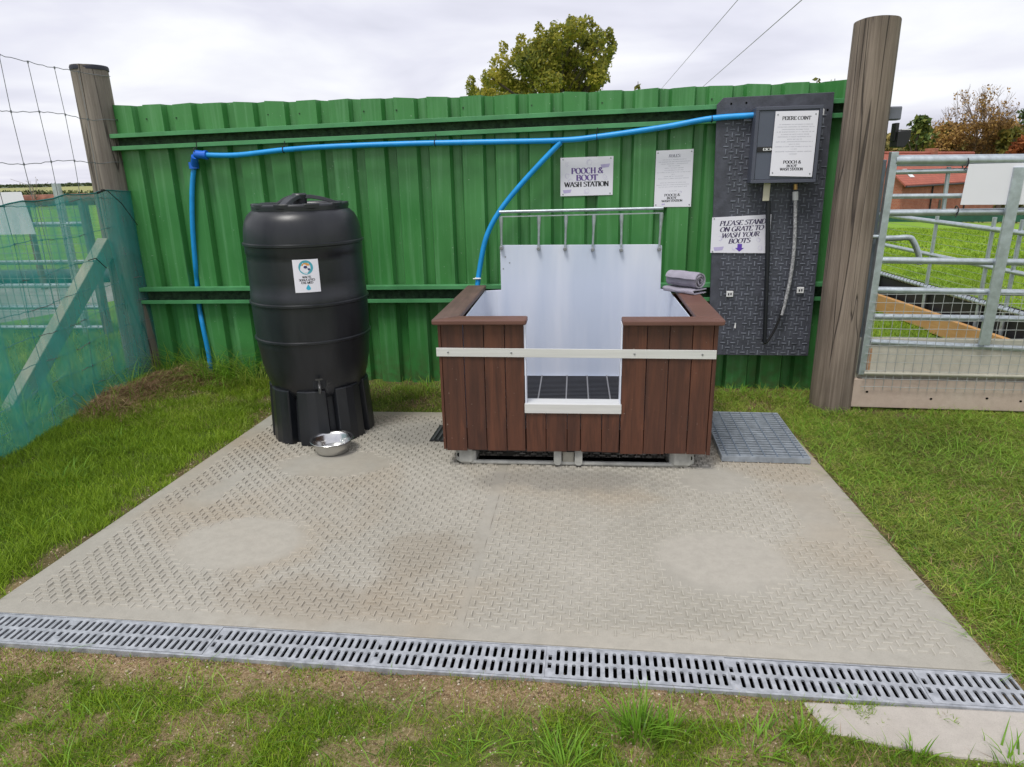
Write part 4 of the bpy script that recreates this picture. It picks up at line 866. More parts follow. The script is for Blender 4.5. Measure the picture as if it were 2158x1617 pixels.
# ================================================================ rubber board, meter box, hose, lance
def panel():
    off = -0.10; q = [WALL.px(x, y, off) for x, y in ((1512,207),(1759,194),(1703,750),(1492,748))]
    x0 = (q[0][0]+q[3][0])/2; z0 = 0.0; t = thing('rubber_board', 'tall dark embossed rubber board fixed to the right end of the green fence', 'board', WALL.w(x0, off, 0), WALL.rz)
    pl = [(a-x0, b) for a, b in q]; pl2 = [pl[3], pl[2], pl[1], (pl[0][0]+0.035, pl[0][1]+0.001), (pl[0][0], pl[0][1]-0.035)]
    obj('board', MB().prism(pl2, 0, 0.018), BOARD, t, bevel=0.002)
    for z in (1.72, 0.64): obj('batten', MB().box(0.03, 0.62, 0.0185, 0.036, z-0.03, z+0.03), BOARD, t)
    m = MB(); c = 0.0315; wl = min(p[0] for p in pl); wr = max(p[0] for p in pl)
    zb, zt = q[3][1], q[0][1]
    for i in range(0, 22):
        for j in range(0, 60):
            x = 0.045+i*c; z = zb+0.02+j*c
            lx = lerp(pl[3][0], pl[0][0], (z-zb)/(zt-zb)); rx = lerp(pl[2][0], pl[1][0], (z-zb)/(zt-zb))
            if x < lx+0.07+0.02*math.sin(z*7) or x > rx-0.018 or z > zt-0.085: continue
            h_ = ((i+j) % 2 == 0); a, b = (0.0155, 0.003) if h_ else (0.003, 0.0155)
            if RNG.random() < 0.03: continue
            y1 = -0.0034*(0.8+0.4*RNG.random())
            m.add([(x-a,0.0005,z-b),(x+a,0.0005,z-b),(x+a,0.0005,z+b),(x-a,0.0005,z+b),(x-a*0.9+0.0004,y1,z-b*0.9+0.0004),(x+a*0.9-0.0004,y1,z-b*0.9+0.0004),(x+a*0.9-0.0004,y1,z+b*0.9-0.0004),(x-a*0.9+0.0004,y1,z+b*0.9-0.0004)], [(7,6,5,4),(0,4,5,1),(1,5,6,2),(2,6,7,3),(3,7,4,0)])
    obj('raised_bars', m, BOARDR, t)
    m = MB()
    for px, py in ((1541,219),(1573,217),(1744,232)):
        a, b = WALL.px(px, py, off); obj('screw_hole', MB().disc(a-x0, b, -0.0015, 0.006, seg=10), VOID, t)
    m = MB()
    for px, py in ((1549,686),(1735,236)):
        a, b = WALL.px(px, py, off); m.add([(a-x0+dx, -0.0042, b+dz) for dx, dz in ((-0.006,-0.016),(0.005,-0.018),(0.004,0.012),(-0.002,0.02))], [(0,1,2,3)])
    obj('scuffs', m, WHITEP, t)
    for px, py, lab in ((1538,620,'small white clip low on the left of the rubber board'),(1687,612,'small white clip low on the right of the rubber board')):
        a, b = WALL.px(px, py, off-0.012); c_ = thing('wall_clip', lab, 'clip', WALL.w(a, off-0.0045, b), WALL.rz, 'white hose clips on the rubber board')
        obj('plate', MB().box(-0.021, 0.021, -0.008, 0, -0.019, 0.019), WHITEP, c_, bevel=0.003); m = MB(); m.box(-0.011, -0.003, -0.0095, -0.0081, -0.008, 0.006); m.box(0.003, 0.011, -0.0095, -0.0081, -0.006, 0.008); obj('slots', m, INK, c_)
    # meter box
    fo = off-0.115; f = [WALL.px(x, y, fo) for x, y in ((1592,226),(1733,221),(1722,384),(1584,387))]
    bx = sum(p[0] for p in f)/4; bz = sum(p[1] for p in f)/4; hw = (f[1][0]-f[0][0]+f[2][0]-f[3][0])/4; hh = (f[0][1]-f[3][1]+f[1][1]-f[2][1])/4
    t2 = thing('meter_box', 'slate grey enamelled coin meter box on the rubber board', 'meter box', WALL.w(bx, fo, bz), WALL.rz)
    obj('housing', MB().box(-hw, hw, 0.012, 0.1105, -hh, hh), BOXM, t2, bevel=0.004)
    fr = MB(); e = 0.019; fr.box(-hw, hw, 0.0, 0.0118, hh-e, hh); fr.box(-hw, hw, 0.0, 0.0118, -hh, -hh+e); fr.box(-hw, -hw+e, 0, 0.0118, -hh+e, hh-e); fr.box(hw-e, hw, 0, 0.0118, -hh+e, hh-e)
    obj('frame', fr, BOXM, t2, bevel=0.002)
    obj('door', MB().box(-hw+e+0.002, hw-e-0.002, 0.006, 0.0116, -hh+e+0.002, hh-e-0.002), mat('slate grey door enamel', (0.088,0.10,0.135), 0.42, var=0.06, scale=3), t2, bevel=0.001)
    a, b = WALL.px(1614, 315, fo); a -= bx; b -= bz
    p = obj('name_plate', MB().box(a-0.048, a+0.05, 0.0015, 0.0058, b-0.0145, b+0.0145), BLACK, t2, bevel=0.002)
    m = MB(); lettering(m, 'EICN', a+0.012, b, 0.013, 0.001, 0.055, 0.12, 0.06); obj('plate_lettering', m, WHITEP, p, fix=False)
    a, b = WALL.px(1615, 406, fo+0.05); o = obj('cream_tab', MB().box(a-bx-0.019, a-bx+0.019, 0.045, 0.052, b-bz-0.048, -hh+0.0), CREAM, t2, bevel=0.002)
    # instruction sign on the box door
    t3, pl3, W_, H_, tl = sign('instruction_sign', 'portrait white instruction sign on the door of the grey meter box', WALL, ((1635,235),(1726,233),(1711,373),(1622,371)), fo-0.004)
    screws(t3, pl3, 0.88)
    sh = (pl3[0][0]-pl3[3][0])/H_
    m = MB(); lettering(m, 'PEIERE COINT', sh*H_*0.39, H_*0.395, H_*0.05, -0.0006, W_*0.66, 0.10, 0.05, 0, tl); k5 = obj('heading', m, INK, t3, fix=False)
    m = MB(); rs = random.Random(15)
    for k, wq in enumerate((0.76,0.84,0.62,0.86,0.64,0.80,0.34,0.85,0.24,0.88,0.16,0.86,0.18)): z = H_*(0.30-0.0375*k); smallprint(m, sh*z, z, W_*wq, H_*0.0125, -0.0006, rs, tl)
    obj('small_print', m, INKG, t3, fix=False)
    m = MB(); lettering(m, 'POOCH &', -sh*H_*0.28, -H_*0.275, H_*0.045, -0.0006, W_*0.42, 0.11, 0.05, 0, tl); lettering(m, 'BOOT', -sh*H_*0.33, -H_*0.335, H_*0.035, -0.0006, W_*0.24, 0.11, 0.05, 0, tl)
    lettering(m, 'WASH STATION', -sh*H_*0.39, -H_*0.385, H_*0.04, -0.0006, W_*0.54, 0.11, 0.05, 0, tl); obj('lettering', m, INK, t3, fix=False)
    # grate sign
    t4, pl4, W_, H_, tl = sign('grate_sign', 'white sign PLEASE STAND ON GRATE TO WASH YOUR BOOTS with purple down arrow', WALL, ((1501,459),(1626,452),(1620,534),(1497,533)), off-0.007)
    screws(t4, pl4, 0.93)
    m = MB()
    for k, (tx, wq) in enumerate((('PLEASE STAND', 0.80), ('ON GRATE TO', 0.76), ('WASH YOUR', 0.66), ('BOOTS', 0.38))):
        lettering(m, tx, 0.006-0.004*k, H_*(0.33-0.165*k), H_*0.125, -0.0006, W_*wq*0.97, 0.105, 0.032, 0.22, tl)
    obj('lettering', m, mat('dark plum ink', (0.05,0.035,0.10), 0.6), t4, fix=False)
    m = MB(); s = H_*0.11; cz = -H_*0.36; m.add([(-s*0.55+0.0, -0.0006, cz+s), (s*0.55, -0.0006, cz+s), (s*0.55, -0.0006, cz), (s*1.1, -0.0006, cz), (0, -0.0006, cz-s*0.95), (-s*1.1, -0.0006, cz), (-s*0.55, -0.0006, cz)], [(0,1,2,3,4,5,6)]); obj('down_arrow', m, mat('violet print', (0.12,0.05,0.42), 0.5), t4, fix=False)
    m = MB(); tubmark(m, -W_*0.36, -H_*0.34, W_*0.09); rs = random.Random(6)
    for q in ((-0.35,-0.1),(0.3,-0.15),(0.35,-0.36),(-0.1,-0.36)): thinmarks(m, q[0]*W_, q[1]*H_, 0.017, rs)
    obj('lilac_print', m, LAV, t4, fix=False)
    # braided hose with brass connector
    def hp(l, o): return [(lambda r_: (r_[0]-bx, 0, r_[1]))(WALL.px(x, y, o)) for x, y in l]
    ho = off-0.04; t5 = thing('braided_hose', 'grey braided hose looping down from the meter box to the black lance', 'hose', WALL.w(bx, ho, 0), WALL.rz)
    obj('hose', MB().tube(smooth_pts(hp([(1676,410),(1676,440),(1675,490),(1672,540),(1665,590),(1655,635),(1647,664)], ho), 8), 0.0105, 12), mat('grey braided hose', (0.30,0.30,0.32), 0.6, var=0.6, scale=90, c2=(0.55,0.55,0.56)), t5, smooth=True)
    obj('hose_end', MB().tube(smooth_pts(hp([(1656,632),(1645,668),(1633,697),(1620,718),(1613,724),(1608,716)], ho-0.012), 8), 0.0075, 10), BLACK, t5, smooth=True)
    h = hp([(1676,388),(1676,400),(1676,404),(1676,422)], ho); obj('connector', MB().tube([h[0], h[1]], 0.012, 12), BRASS, t5, smooth=True, bevel=0.001); obj('collar', MB().tube([h[2], h[3]], 0.0165, 12), WHITEP, t5, smooth=True)
    t6 = thing('wash_lance', 'straight black spray lance hanging in front of the rubber board', 'lance', WALL.w(bx, off-0.05, 0), WALL.rz)
    l = hp([(1619,424),(1617,560),(1611,722)], off-0.05); obj('tube', MB().tube(l, [0.0145, 0.0135, 0.012], 14), PLASTICR, t6, smooth=True)
    obj('hook', MB().tube([(l[0][0], 0, l[0][2]+0.01), (l[0][0], 0.05, l[0][2]+0.012)], 0.005, 8), ALUD, t6)
    a, b = WALL.px(1576, 251, off-0.02); t7 = thing('pipe_clip', 'dark clip holding the blue pipe beside the meter box', 'clip', WALL.w(a, off-0.002, b), WALL.rz)
    obj('clip', MB().box(-0.022, 0.022, -0.02, 0, -0.013, 0.010), DEVICE, t7, bevel=0.002)
panel()
# ================================================================ floor grates
def floorgrates():
    A = gp(1520, 974)[:2]; B = gp(1706, 981)[:2]; f = Frame(A, B); Wd, Dp = 0.425, 0.665; z0 = 0.004
    t = thing('boot_grate', 'galvanised open floor grating on the pad right of the wash tub', 'floor grate', (A[0], A[1], z0), f.rz+0.02)
    m = MB().box(0, Wd, 0, 0.006, 0, 0.03).box(0, Wd, Dp-0.006, Dp, 0, 0.03).box(0, 0.006, 0.006, Dp-0.006, 0, 0.03).box(Wd-0.006, Wd, 0.006, Dp-0.006, 0, 0.03); obj('frame', m, GALVB, t, bevel=0.001)
    m = MB(); n = 20
    for k in range(n): y = 0.012+k*(Dp-0.03)/(n-1); m.box(0.006, Wd-0.006, y, y+0.019, 0.006, 0.0285)
    obj('bars', m, GALVB, t)
    m = MB()
    for k in range(7): x = 0.03+k*0.0605; m.box(x-0.0028, x+0.0028, 0.006, Dp-0.006, 0.0286, 0.0305)
    obj('cross_rods', m, mat('dark rod steel', (0.16,0.2,0.25), 0.6, 0.3), t)  # rods in a darker steel than the bars
    A = gp(905, 931)[:2]; t = thing('small_drain_cover', 'small dark ribbed drain cover left of the wash tub', 'drain cover', (A[0], A[1], 0.0036), f.rz)
    m = MB().box(0, 0.26, 0, 0.24, 0, 0.004); obj('plate', m, BLACK, t); m = MB()
    for k in range(9): x = 0.012+k*0.028; m.box(x, x+0.012, 0.008, 0.232, 0.0041, 0.009)
    obj('ribs', m, mat('dark drain ribs', (0.05,0.05,0.055), 0.5), t)
floorgrates()
# ================================================================ metal field gate and gravel boards
def gate():
    t = thing('field_gate', 'galvanised tubular field gate with weld mesh on its lower half beside the thick post', 'gate', GATE.w(0), GATE.rz)
    def P(x, y, o=0.0): q = GATE.px(x, y, o); return (q[0], o, q[1])
    X1 = 2.6
    def rail(ya, yb, r, o=0.0, x0=None, nm='rail', x1=X1):
        a = P(1890, ya, o); b = P(2150, yb, o); k = (b[2]-a[2])/(b[0]-a[0]); xs = x0 if x0 is not None else 0.115
        obj(nm, MB().tube([(xs, o, a[2]+k*(xs-a[0])), (x1, o, a[2]+k*(x1-a[0]))], r, 14), GALV, t, smooth=True)
    rail(339, 337, 0.030, 0, nm='top_rail')
    rail(363, 357, 0.0135); rail(414, 412, 0.0135); rail(449, 446, 0.019); rail(549, 553, 0.019); rail(612, 617, 0.019); rail(668, 672, 0.017); rail(723, 735, 0.017)
    a, b = P(1887, 320, -0.02), P(1812, 790, -0.02); s = MB().beam((a[0], -0.002, a[2]), (b[0]+0.01, -0.002, b[2]), 0.038, 0.042, up=(0,1,0)); obj('side_frame', s, GALV, t, bevel=0.003)
    a, b = P(2150, 352, -0.04), P(2074, 728, -0.04); obj('upright', MB().beam((a[0], -0.035, a[2]), (b[0], -0.035, b[2]), 0.058, 0.02, up=(0,1,0)), GALV, t, bevel=0.003)
    obj('upright', MB().beam((2.2, -0.035, 1.42), (2.2, -0.035, 0.36), 0.058, 0.02, up=(0,1,0)), GALV, t, bevel=0.003)
    a, b = P(1998, 352, 0.03), P(1990, 446, 0.03); obj('brace', MB().tube([(a[0], 0.02, a[2]), (b[0]-0.01, 0.02, b[2])], 0.011, 10), GALV, t, smooth=True)
    m = MB(); z1 = 0.70; z0 = 0.12; x = 0.115
    while x < X1: m.tube([(x+0.004*math.sin(x*9)-0.005, -0.026, z0), (x, -0.026, z1)], 0.0017, 5, False); x += 0.0505
    z = z0+0.02
    while z < z1: m.tube([(0.09+0.06*k, -0.028, z+0.0015*math.sin(k+z*40)) for k in range(int(X1/0.06))], 0.0017, 5, False); z += 0.0505
    obj('mesh_panel', m, WIREP, t)
    a = P(1848, 499, 0.0); obj('hinge_pin', MB().tube([(a[0]-0.03, 0.0, a[2]), (0.10, 0.0, a[2])], 0.012, 10), GALV, t, smooth=True)
    # hanging post of the gate
    p = thing('gate_post', 'square dull steel gate post between the thick timber post and the gate', 'post', GATE.w(0.066, 0.055), GATE.rz); obj('tube', MB().box(-0.022, 0.022, -0.022, 0.022, 0.0, 1.43), mat('dull grey steel', (0.21,0.24,0.27), 0.5, 0.5), p, bevel=0.004)
    p2 = thing('marker_board', 'narrow red and white marker board behind the gate post', 'marker', GATE.w(0.012, 0.16), GATE.rz); obj('red_face', MB().box(-0.03, 0.045, 0, 0.012, 0.74, 1.13), REDP, p2, bevel=0.002); obj('white_face', MB().box(-0.03, 0.045, 0.0, 0.012, 0.60, 0.739), WHITEP, p2, bevel=0.002); obj('stake', MB().box(-0.005, 0.02, 0.0125, 0.03, 0, 1.1), BLACK, p2)
    # blank sign tied to the gate
    q = [GATE.px(x, y, -0.0305+0.008) for x, y in ((2040,346),(2150,346),(2145,433),(2022,432))]; x0 = q[3][0]; wd = 0.47
    s = thing('blank_sign', 'blank white sign board tied to the top rails of the galvanised gate', 'sign', GATE.w(x0, -0.034+0.0075, q[3][1]), GATE.rz); hgt = q[0][1]-q[3][1]; dx = q[0][0]-x0
    obj('board', MB().prism([(0,0),(wd,-0.004),(wd+dx,hgt),(dx,hgt)], -0.006, -0.003), PAPERB, s, bevel=0.0008)
    m = MB(); 
    for (zx, zz, rr) in ((0.0+dx-0.006, hgt-0.005, 0.034), (-0.003, -0.03, 0.024)):
        pts = [(zx+0.003*math.sin(k), 0.026+rr*math.cos(k*math.pi/8), zz+rr*math.sin(k*math.pi/8)+(0.012 if rr > 0.03 else 0)) for k in range(17)]; m.tube(pts, 0.0032, 6)
    m.tube([(-0.004, -0.004, -0.045), (-0.016, -0.006, -0.065)], 0.003, 6); obj('cable_ties', m, BLACK, s)
    # boards
    def board(name, lab, x0, x1, y0, y1, z0, z1, mt, tilt=-0.0):
        bt = thing(name, lab, 'board', GATE.w(x0, y0, 0), GATE.rz); k = tilt
        m = MB(); L_ = x1-x0; m.add([(0,0,z0),(L_,0,z0+k*L_),(L_,y1-y0,z0+k*L_),(0,y1-y0,z0),(0,0,z1),(L_,0,z1+k*L_),(L_,y1-y0,z1+k*L_),(0,y1-y0,z1)], [(3,2,1,0),(4,5,6,7),(0,1,5,4),(1,2,6,5),(2,3,7,6),(3,0,4,7)])
        obj('board', m, mt, bt, bevel=0.004); return bt
    board('gravel_board', 'tall greenish weathered board behind the foot of the gate', -0.002, X1, 0.02, 0.055, 0.0, 0.425, GBOARD)
    b2 = board('gravel_board', 'low reddish weathered board with bolt holes along the ground under the gate', 0.03, X1, -0.012, 0.0195, 0.004, 0.182, GBOARDR)
    for px, py in ((1827,826),(1962,841),(2080,840),(2151,846)): a, b = GATE.px(px, py, -0.013); obj('bolt_hole', MB().disc(a-0.03, b, -0.0012, 0.008, 0.0065, 12), VOID, b2)
    b3 = board('gravel_board', 'pale ribbed concrete plank between the two weathered boards behind the gate mesh', 0.10, X1, -0.004, 0.0195, 0.20, 0.385, concrete('pale ribbed plank', (0.47,0.44,0.36), (0.58,0.55,0.46), (0.42,0.40,0.30)))
    obj('rust_stain', MB().box(0.0, 0.035, -0.0012, 0.0, 0.215, 0.37), mat('rust stained board', (0.42,0.24,0.13), 0.8, var=0.3, scale=30), b3)
    m = MB().tube([(0.0, -0.014, 0.222), (X1-0.1, -0.014, 0.222)], 0.013, 10); obj('bottom_lip', m, GBOARD, b3, smooth=True)
gate()
# ---- fittings on the far side of the thick post
def fittings():
    x, y = 1.962, 3.955
    F_ = Frame((x, y), (x+1, y-0.15))
    a, z = F_.px(1889, 239, 0.03); t = thing('junction_box', 'small grey box fixed high on the far side of the thick round post', 'box', F_.w(a-0.005, 0.02, z), F_.rz); obj('housing', MB().box(-0.04, 0.03, 0, 0.06, -0.035, 0.035), DEVICE, t, bevel=0.006); obj('cover', MB().box(-0.035, 0.025, -0.006, 0.0, -0.03, 0.03), DEVICE, t, bevel=0.002)
    a, z = F_.px(1896, 290, 0.03); t = thing('floodlight', 'small black floodlight on the far side of the thick round post', 'floodlight', F_.w(a-0.005, 0.0, z), F_.rz)
    obj('bracket', MB().box(-0.035, -0.015, 0.0, 0.06, -0.02, 0.075), BLACK, t, bevel=0.003)
    obj('lamp_head', MB().prism([(-0.03,0.03),(0.038,0.035),(0.034,-0.02),(0.012,-0.055),(-0.03,-0.05)], -0.035, 0.07), BLACK, t, bevel=0.004); obj('lens', MB().box(-0.012, 0.036, -0.034, 0.066, 0.0355, 0.040), WHITEP, t)
fittings()
# ================================================================ sheep pen behind the gate
def pen():
    L_ = 5.4
    t = thing('sheep_hurdle', 'galvanised sheep hurdle run with fine wires at the edge of the bright green field', 'hurdle', PEN.w(-1.2, 0), PEN.rz)
    for z, r in ((0.915, 0.021), (0.63, 0.018), (0.345, 0.022)): obj('rail', MB().tube([(0.0, 0, z+0.02), (L_, 0, z-0.03)], r, 12), GALV, t, smooth=True)
    for x in (0.05, 1.17, 2.02, 2.75, 3.05, 4.4): obj('upright', MB().tube([(x, 0.0, 0.0), (x, 0.0, 1.0 if x != 1.17 else 0.93)], 0.016, 10), GALV, t, smooth=True)
    m = MB()
    for k in range(9): m.tube([(0, 0.01, 0.40+0.058*k), (L_, 0.01, 0.36+0.058*k)], 0.0016, 4, False)
    obj('wires', m, WIREP, t)
    a = PEN.px(1866, 502); b = PEN.px(1912, 501); c = PEN.px(1937, 527)
    q = [GATE.px(1862, 503, 0.5), GATE.px(1912, 501, 0.5), GATE.px(1936, 527, 0.5)]
    h = thing('pen_latch', 'bent galvanised tube loop of the pen gate behind the field gate', 'hoop', GATE.w(0, 0.5, 0), GATE.rz)
    obj('loop', MB().tube(smooth_pts([(q[0][0]-0.6, 0, q[0][1]), (q[0][0], 0, q[0][1]), (q[1][0], 0, q[1][1]), (q[1][0]+0.035, 0, q[1][1]-0.02), (q[2][0], 0, q[2][1]-0.02), (q[2][0]+0.02, 0, q[2][1]-0.09)], 6), 0.018, 12), GALV, h, smooth=True)
    b_ = thing('pen_kickboard', 'black rubber sheet along the foot of the sheep hurdles', 'rubber sheet', PEN.w(-1.2, 0), PEN.rz); obj('sheet', MB().box(0, L_, 0.025, 0.033, 0.0, 0.36), BLACK, b_)
    m = MB().tube([(k/12*0.055, 0.006+0.027*math.cos(k*math.pi/6), 0.365-0.05*k/12*0.055/L_+0.027*math.sin(k*math.pi/6)) for k in range(int(L_/0.055*12))], 0.003, 4)
    obj('lacing', m, BLACK, b_)
    for i, (x0, x1, yo, lab) in enumerate(((1.28, 2.44, -0.06, 'far orange timber board lying on edge inside the pen'), (2.36, 5.0, -0.10, 'near orange timber board lying on edge inside the pen'))):
        p = thing('timber_board', lab, 'board', PEN.w(x0-1.2, yo, 0), PEN.rz, 'orange timber boards on edge in the pen'); obj('board', MB().box(0, x1-x0, -0.022, 0.022, 0.004, 0.165), NEW_ORANGE, p, bevel=0.004)
    a = PEN.w(-0.12, 0.0); p = thing('dark_bucket', 'dark square tub at the far corner of the pen', 'tub', PEN.w(-0.02, -0.14), PEN.rz); obj('body', MB().box(-0.15, 0.12, -0.12, 0.12, 0.0, 0.24), BLACK, p, bevel=0.02)
pen()
# ================================================================ left: stock wire fence and teal netting
NL = Frame((-2.60, 2.0), (-2.70, 4.83))
def leftfence():
    t = thing('wire_fence', 'rusty stock wire fence stretched to the tarred round post on the left', 'wire fence', NL.w(0), NL.rz)
    rs = random.Random(21); m = MB(); L_ = 2.80; m2 = m
    hz = [2.07, 1.80, 1.53, 1.30, 1.10, 0.92, 0.75, 0.59, 0.44, 0.30, 0.17, 0.05]; ph = [rs.random()*6 for _ in hz]
    def zz_(z, u, i): return z-0.025*(1-u/L_)*(z/2)+0.010*math.sin(u*7+ph[i])*(0.4 if i == 0 else 1)-0.012*math.sin(math.pi*u/L_)
    for i, z in enumerate(hz):
        n = 60; m.tube([(L_*k/n, 0.006*math.sin(k*0.9+i), zz_(z, L_*k/n, i)+0.003*math.sin(k*2.3+i)) for k in range(n+1)]+[(2.835, -0.035, z), (2.89, -0.064, z), (2.945, -0.070, z+0.004)], 0.0021, 5, False)
    u = 0.02
    while u < L_-0.02:
        m.tube([(u+0.012*math.sin(k*1.3+u*5), 0.004, zz_(z, u, i)) for k, (i, z) in enumerate(enumerate(hz))], 0.0019, 5, False)
        for i, z in enumerate(hz): m2.tube([(u+0.012*math.sin(i*1.3+u*5), 0.003, zz_(z, u, i)-0.007), (u+0.012*math.sin(i*1.3+u*5), 0.003, zz_(z, u, i)+0.007)], 0.0045, 6)
        u += 0.243
    obj('wires', m, WIRE, t)
    # near post of the wire fence stands outside the picture; netting
    n_ = thing('debris_netting', 'see through teal debris netting tied to the wire fence on the left', 'netting', NL.w(0), NL.rz)
    V = []; F = []; nu, nz = 160, 40
    for a in range(nu+1):
        u = 2.98*a/nu; top = 1.285+0.055*(u/2.9)+0.012*math.sin(u*3)-0.015*math.sin(math.pi*((u*2.2) % 1)); bot = -0.03+0.01*math.sin(u*11)+0.05*sstep(np.array(u),2.3,2.9)
        for k in range(nz+1):
            z = lerp(bot, top, k/nz); y = -0.014-0.014*math.sin(u*5+z*2)*math.sin(z*3)-0.009*math.sin(u*19+z*3)-0.005*math.sin(u*41+z*2)
            if u > 2.72: y -= (u-2.72)*0.26
            V.append((u, y, z))
    for a in range(nu):
        for k in range(nz): q = a*(nz+1)+k; F.append((q, q+nz+1, q+nz+2, q+1))
    obj('net', MB().add(V, F), NET, n_, smooth=True, fix=False)
    top = [V[a*(nz+1)+nz] for a in range(nu+1)]; obj('hem', MB().tube([(p[0], p[1], p[2]+0.002) for p in top], 0.0045, 6), mat('dark teal hem', (0.01,0.14,0.13), 0.7), n_, smooth=True)
    m = MB(); m.tube([(2.60, -0.05, 1.355), (2.66, -0.06, 1.345), (2.75, -0.09, 1.26), (2.85, -0.12, 1.11)], 0.003, 6); m.tube([(2.56, -0.045, 1.335), (2.63, -0.055, 1.352)], 0.007, 6); m.tube([(2.35, -0.02, 0.93), (2.42, -0.03, 0.935), (2.52, -0.03, 0.86)], 0.003, 6); obj('ties', m, BLACK, n_)
    # raking timber strut
    s = thing('timber_strut', 'raking pale timber strut behind the teal netting leaning on the tarred post', 'strut', (-3.20, 3.98, 0)); p0 = Vector((0, 0, -0.08)); p1 = Vector((0.40, 0.86, 1.0))
    obj('beam', MB().beam(p0, p1, 0.105, 0.10), BRACE, s, bevel=0.006)
    # low post behind netting
    a = gp(235, 742); p = round_post('timber_post', 'slim grey post behind the teal netting beside the far hurdle', -3.72, 6.16, 1.24, 0.04, POSTL, seed=31)
leftfence()
# ---- far hurdle on the left
def lefthurdle():
    H_ = Frame((-9.0, 6.72), (-4.1, 6.2)); L_ = H_.len+0.40
    t = thing('metal_hurdle', 'galvanised five bar hurdle with fine mesh seen through the teal netting', 'hurdle', H_.w(0), H_.rz)
    for z in (1.055, 0.72, 0.51, 0.31, 0.12): obj('rail', MB().tube([(0, 0, z), (L_, 0, z)], 0.021, 12), GALV, t, smooth=True)
    m = MB(); x = 0.05
    while x < L_: m.tube([(x, -0.02, 0.12), (x, -0.02, 1.22)], 0.0032, 4, False); x += 0.0762
    for k in range(15): m.tube([(0, -0.022, 0.12+0.0762*k), (L_, -0.022, 0.12+0.0762*k)], 0.0032, 4, False)
    obj('mesh_panel', m, WIREP, t)
    for x in (0.02, 2.3, L_-0.23): obj('upright', MB().box(x-0.03, x+0.03, -0.02, 0.02, 0.0, 1.40), GALV, t, bevel=0.003)
    a, z = H_.px(0, 495, -0.05); b, z2 = H_.px(46, 412, -0.05); s = thing('pale_notice', 'pale blank notice hanging on the far hurdle behind the netting', 'sign', H_.w(a-0.3, -0.05, 0), H_.rz)
    obj('board', MB().prism([(0, z), (b-a+0.35, z), (b-a+0.30, z2+0.03), (0, z2+0.03)], 0, 0.004), PAPER, s)
    r = thing('rusty_rail', 'thick rusty horizontal steel tube on short posts beyond the netting', 'rail', (-9.5, 9.2, 0)); F2 = Frame((-9.5, 9.2), (-4, 9.2)); zc = F2.px(0, 428)[1]; zr = F2.px(130, 420)[1]
    obj('tube', MB().tube([(-3, 0, zc-0.02), (5.2, 0, zr+0.0)], 0.075, 16), RUST, r, smooth=True)
    for x in (-1.5, 1.0, 3.2): obj('leg', MB().tube([(x, 0.0, -0.05), (x, 0, zc-0.06)], 0.04, 10), RUST, r, smooth=True)
    d = thing('field_pipe', 'dark grey pipe lying along the far edge of the gravel yard', 'pipe', (-12, 10.15, 0.10)); obj('tube', MB().tube([(0, 0, 0), (8.2, -0.25, 0)], 0.11, 14), mat('dark grey plastic pipe', (0.06,0.07,0.075), 0.6), d, smooth=True)
    y = MB().prism([(-16,6.6),(-3.2,6.55),(-3.3,9.6),(-16,10.2)], -0.05, 0.034, 'z'); tag(obj('gravel_yard', y, concrete('grey beige yard gravel', (0.30,0.28,0.25), (0.42,0.40,0.36), (0.24,0.22,0.18), 1.0)), kind='structure')
    # dried weed standing behind the wire fence
    a = gp(128, 392, 0.0)
    wd = thing('dried_weed', 'thin dried weed stem with seed heads behind the wire fence', 'weed', (-3.75, 5.6, 0)); m = MB(); rs = random.Random(5)
    m.tube([(0,0,0),(0.02,0,0.7),(0.0,0,1.38)], 0.003, 4); m.tube([(0.0,0,1.30),(-0.05,0,1.40),(-0.16,0,1.44)], 0.0015, 4)
    for _ in range(16):
        q = (rs.uniform(-0.09, 0.10), rs.uniform(-0.05, 0.05), rs.uniform(1.34, 1.45)); m.tube([(0, 0, 1.28), q], 0.001, 3); m.add([(q[0]+rs.uniform(-.011,.011), q[1], q[2]+rs.uniform(-.009,.009)) for _ in range(3)], [(0,1,2)])
    obj('stem', m, mat('dried stem', (0.24,0.20,0.16), 0.9), wd)
lefthurdle()
# ================================================================ trees
def leaves(centers, radii, counts, size, mt, seed, squash=0.9, inner=0.55):
    r = np.random.default_rng(seed); V = []; 
    for c, R_, n in zip(centers, radii, counts):
        d = r.normal(size=(n, 3)); d /= np.linalg.norm(d, axis=1)[:, None]; q = (inner+(1-inner)*r.random(n)**0.6)[:, None]*(1+0.12*r.normal(size=(n,1)))
        P = np.array(c)+d*q*np.array(R_)
        a = r.normal(size=(n, 3)); a += d*0.5; a /= np.linalg.norm(a, axis=1)[:, None]; b = np.cross(a, r.normal(size=(n, 3))); b /= np.linalg.norm(b, axis=1)[:, None]; e = np.cross(a, b)
        s = size*(0.6+0.8*r.random(n))[:, None]
        V.append(np.stack([P-b*s, P-e*s*0.55, P+b*s, P+e*s*0.55], 1))
    V = np.concatenate(V).reshape(-1, 3); F = np.arange(len(V)).reshape(-1, 4); return mesh_np('crown', V, F, mt)
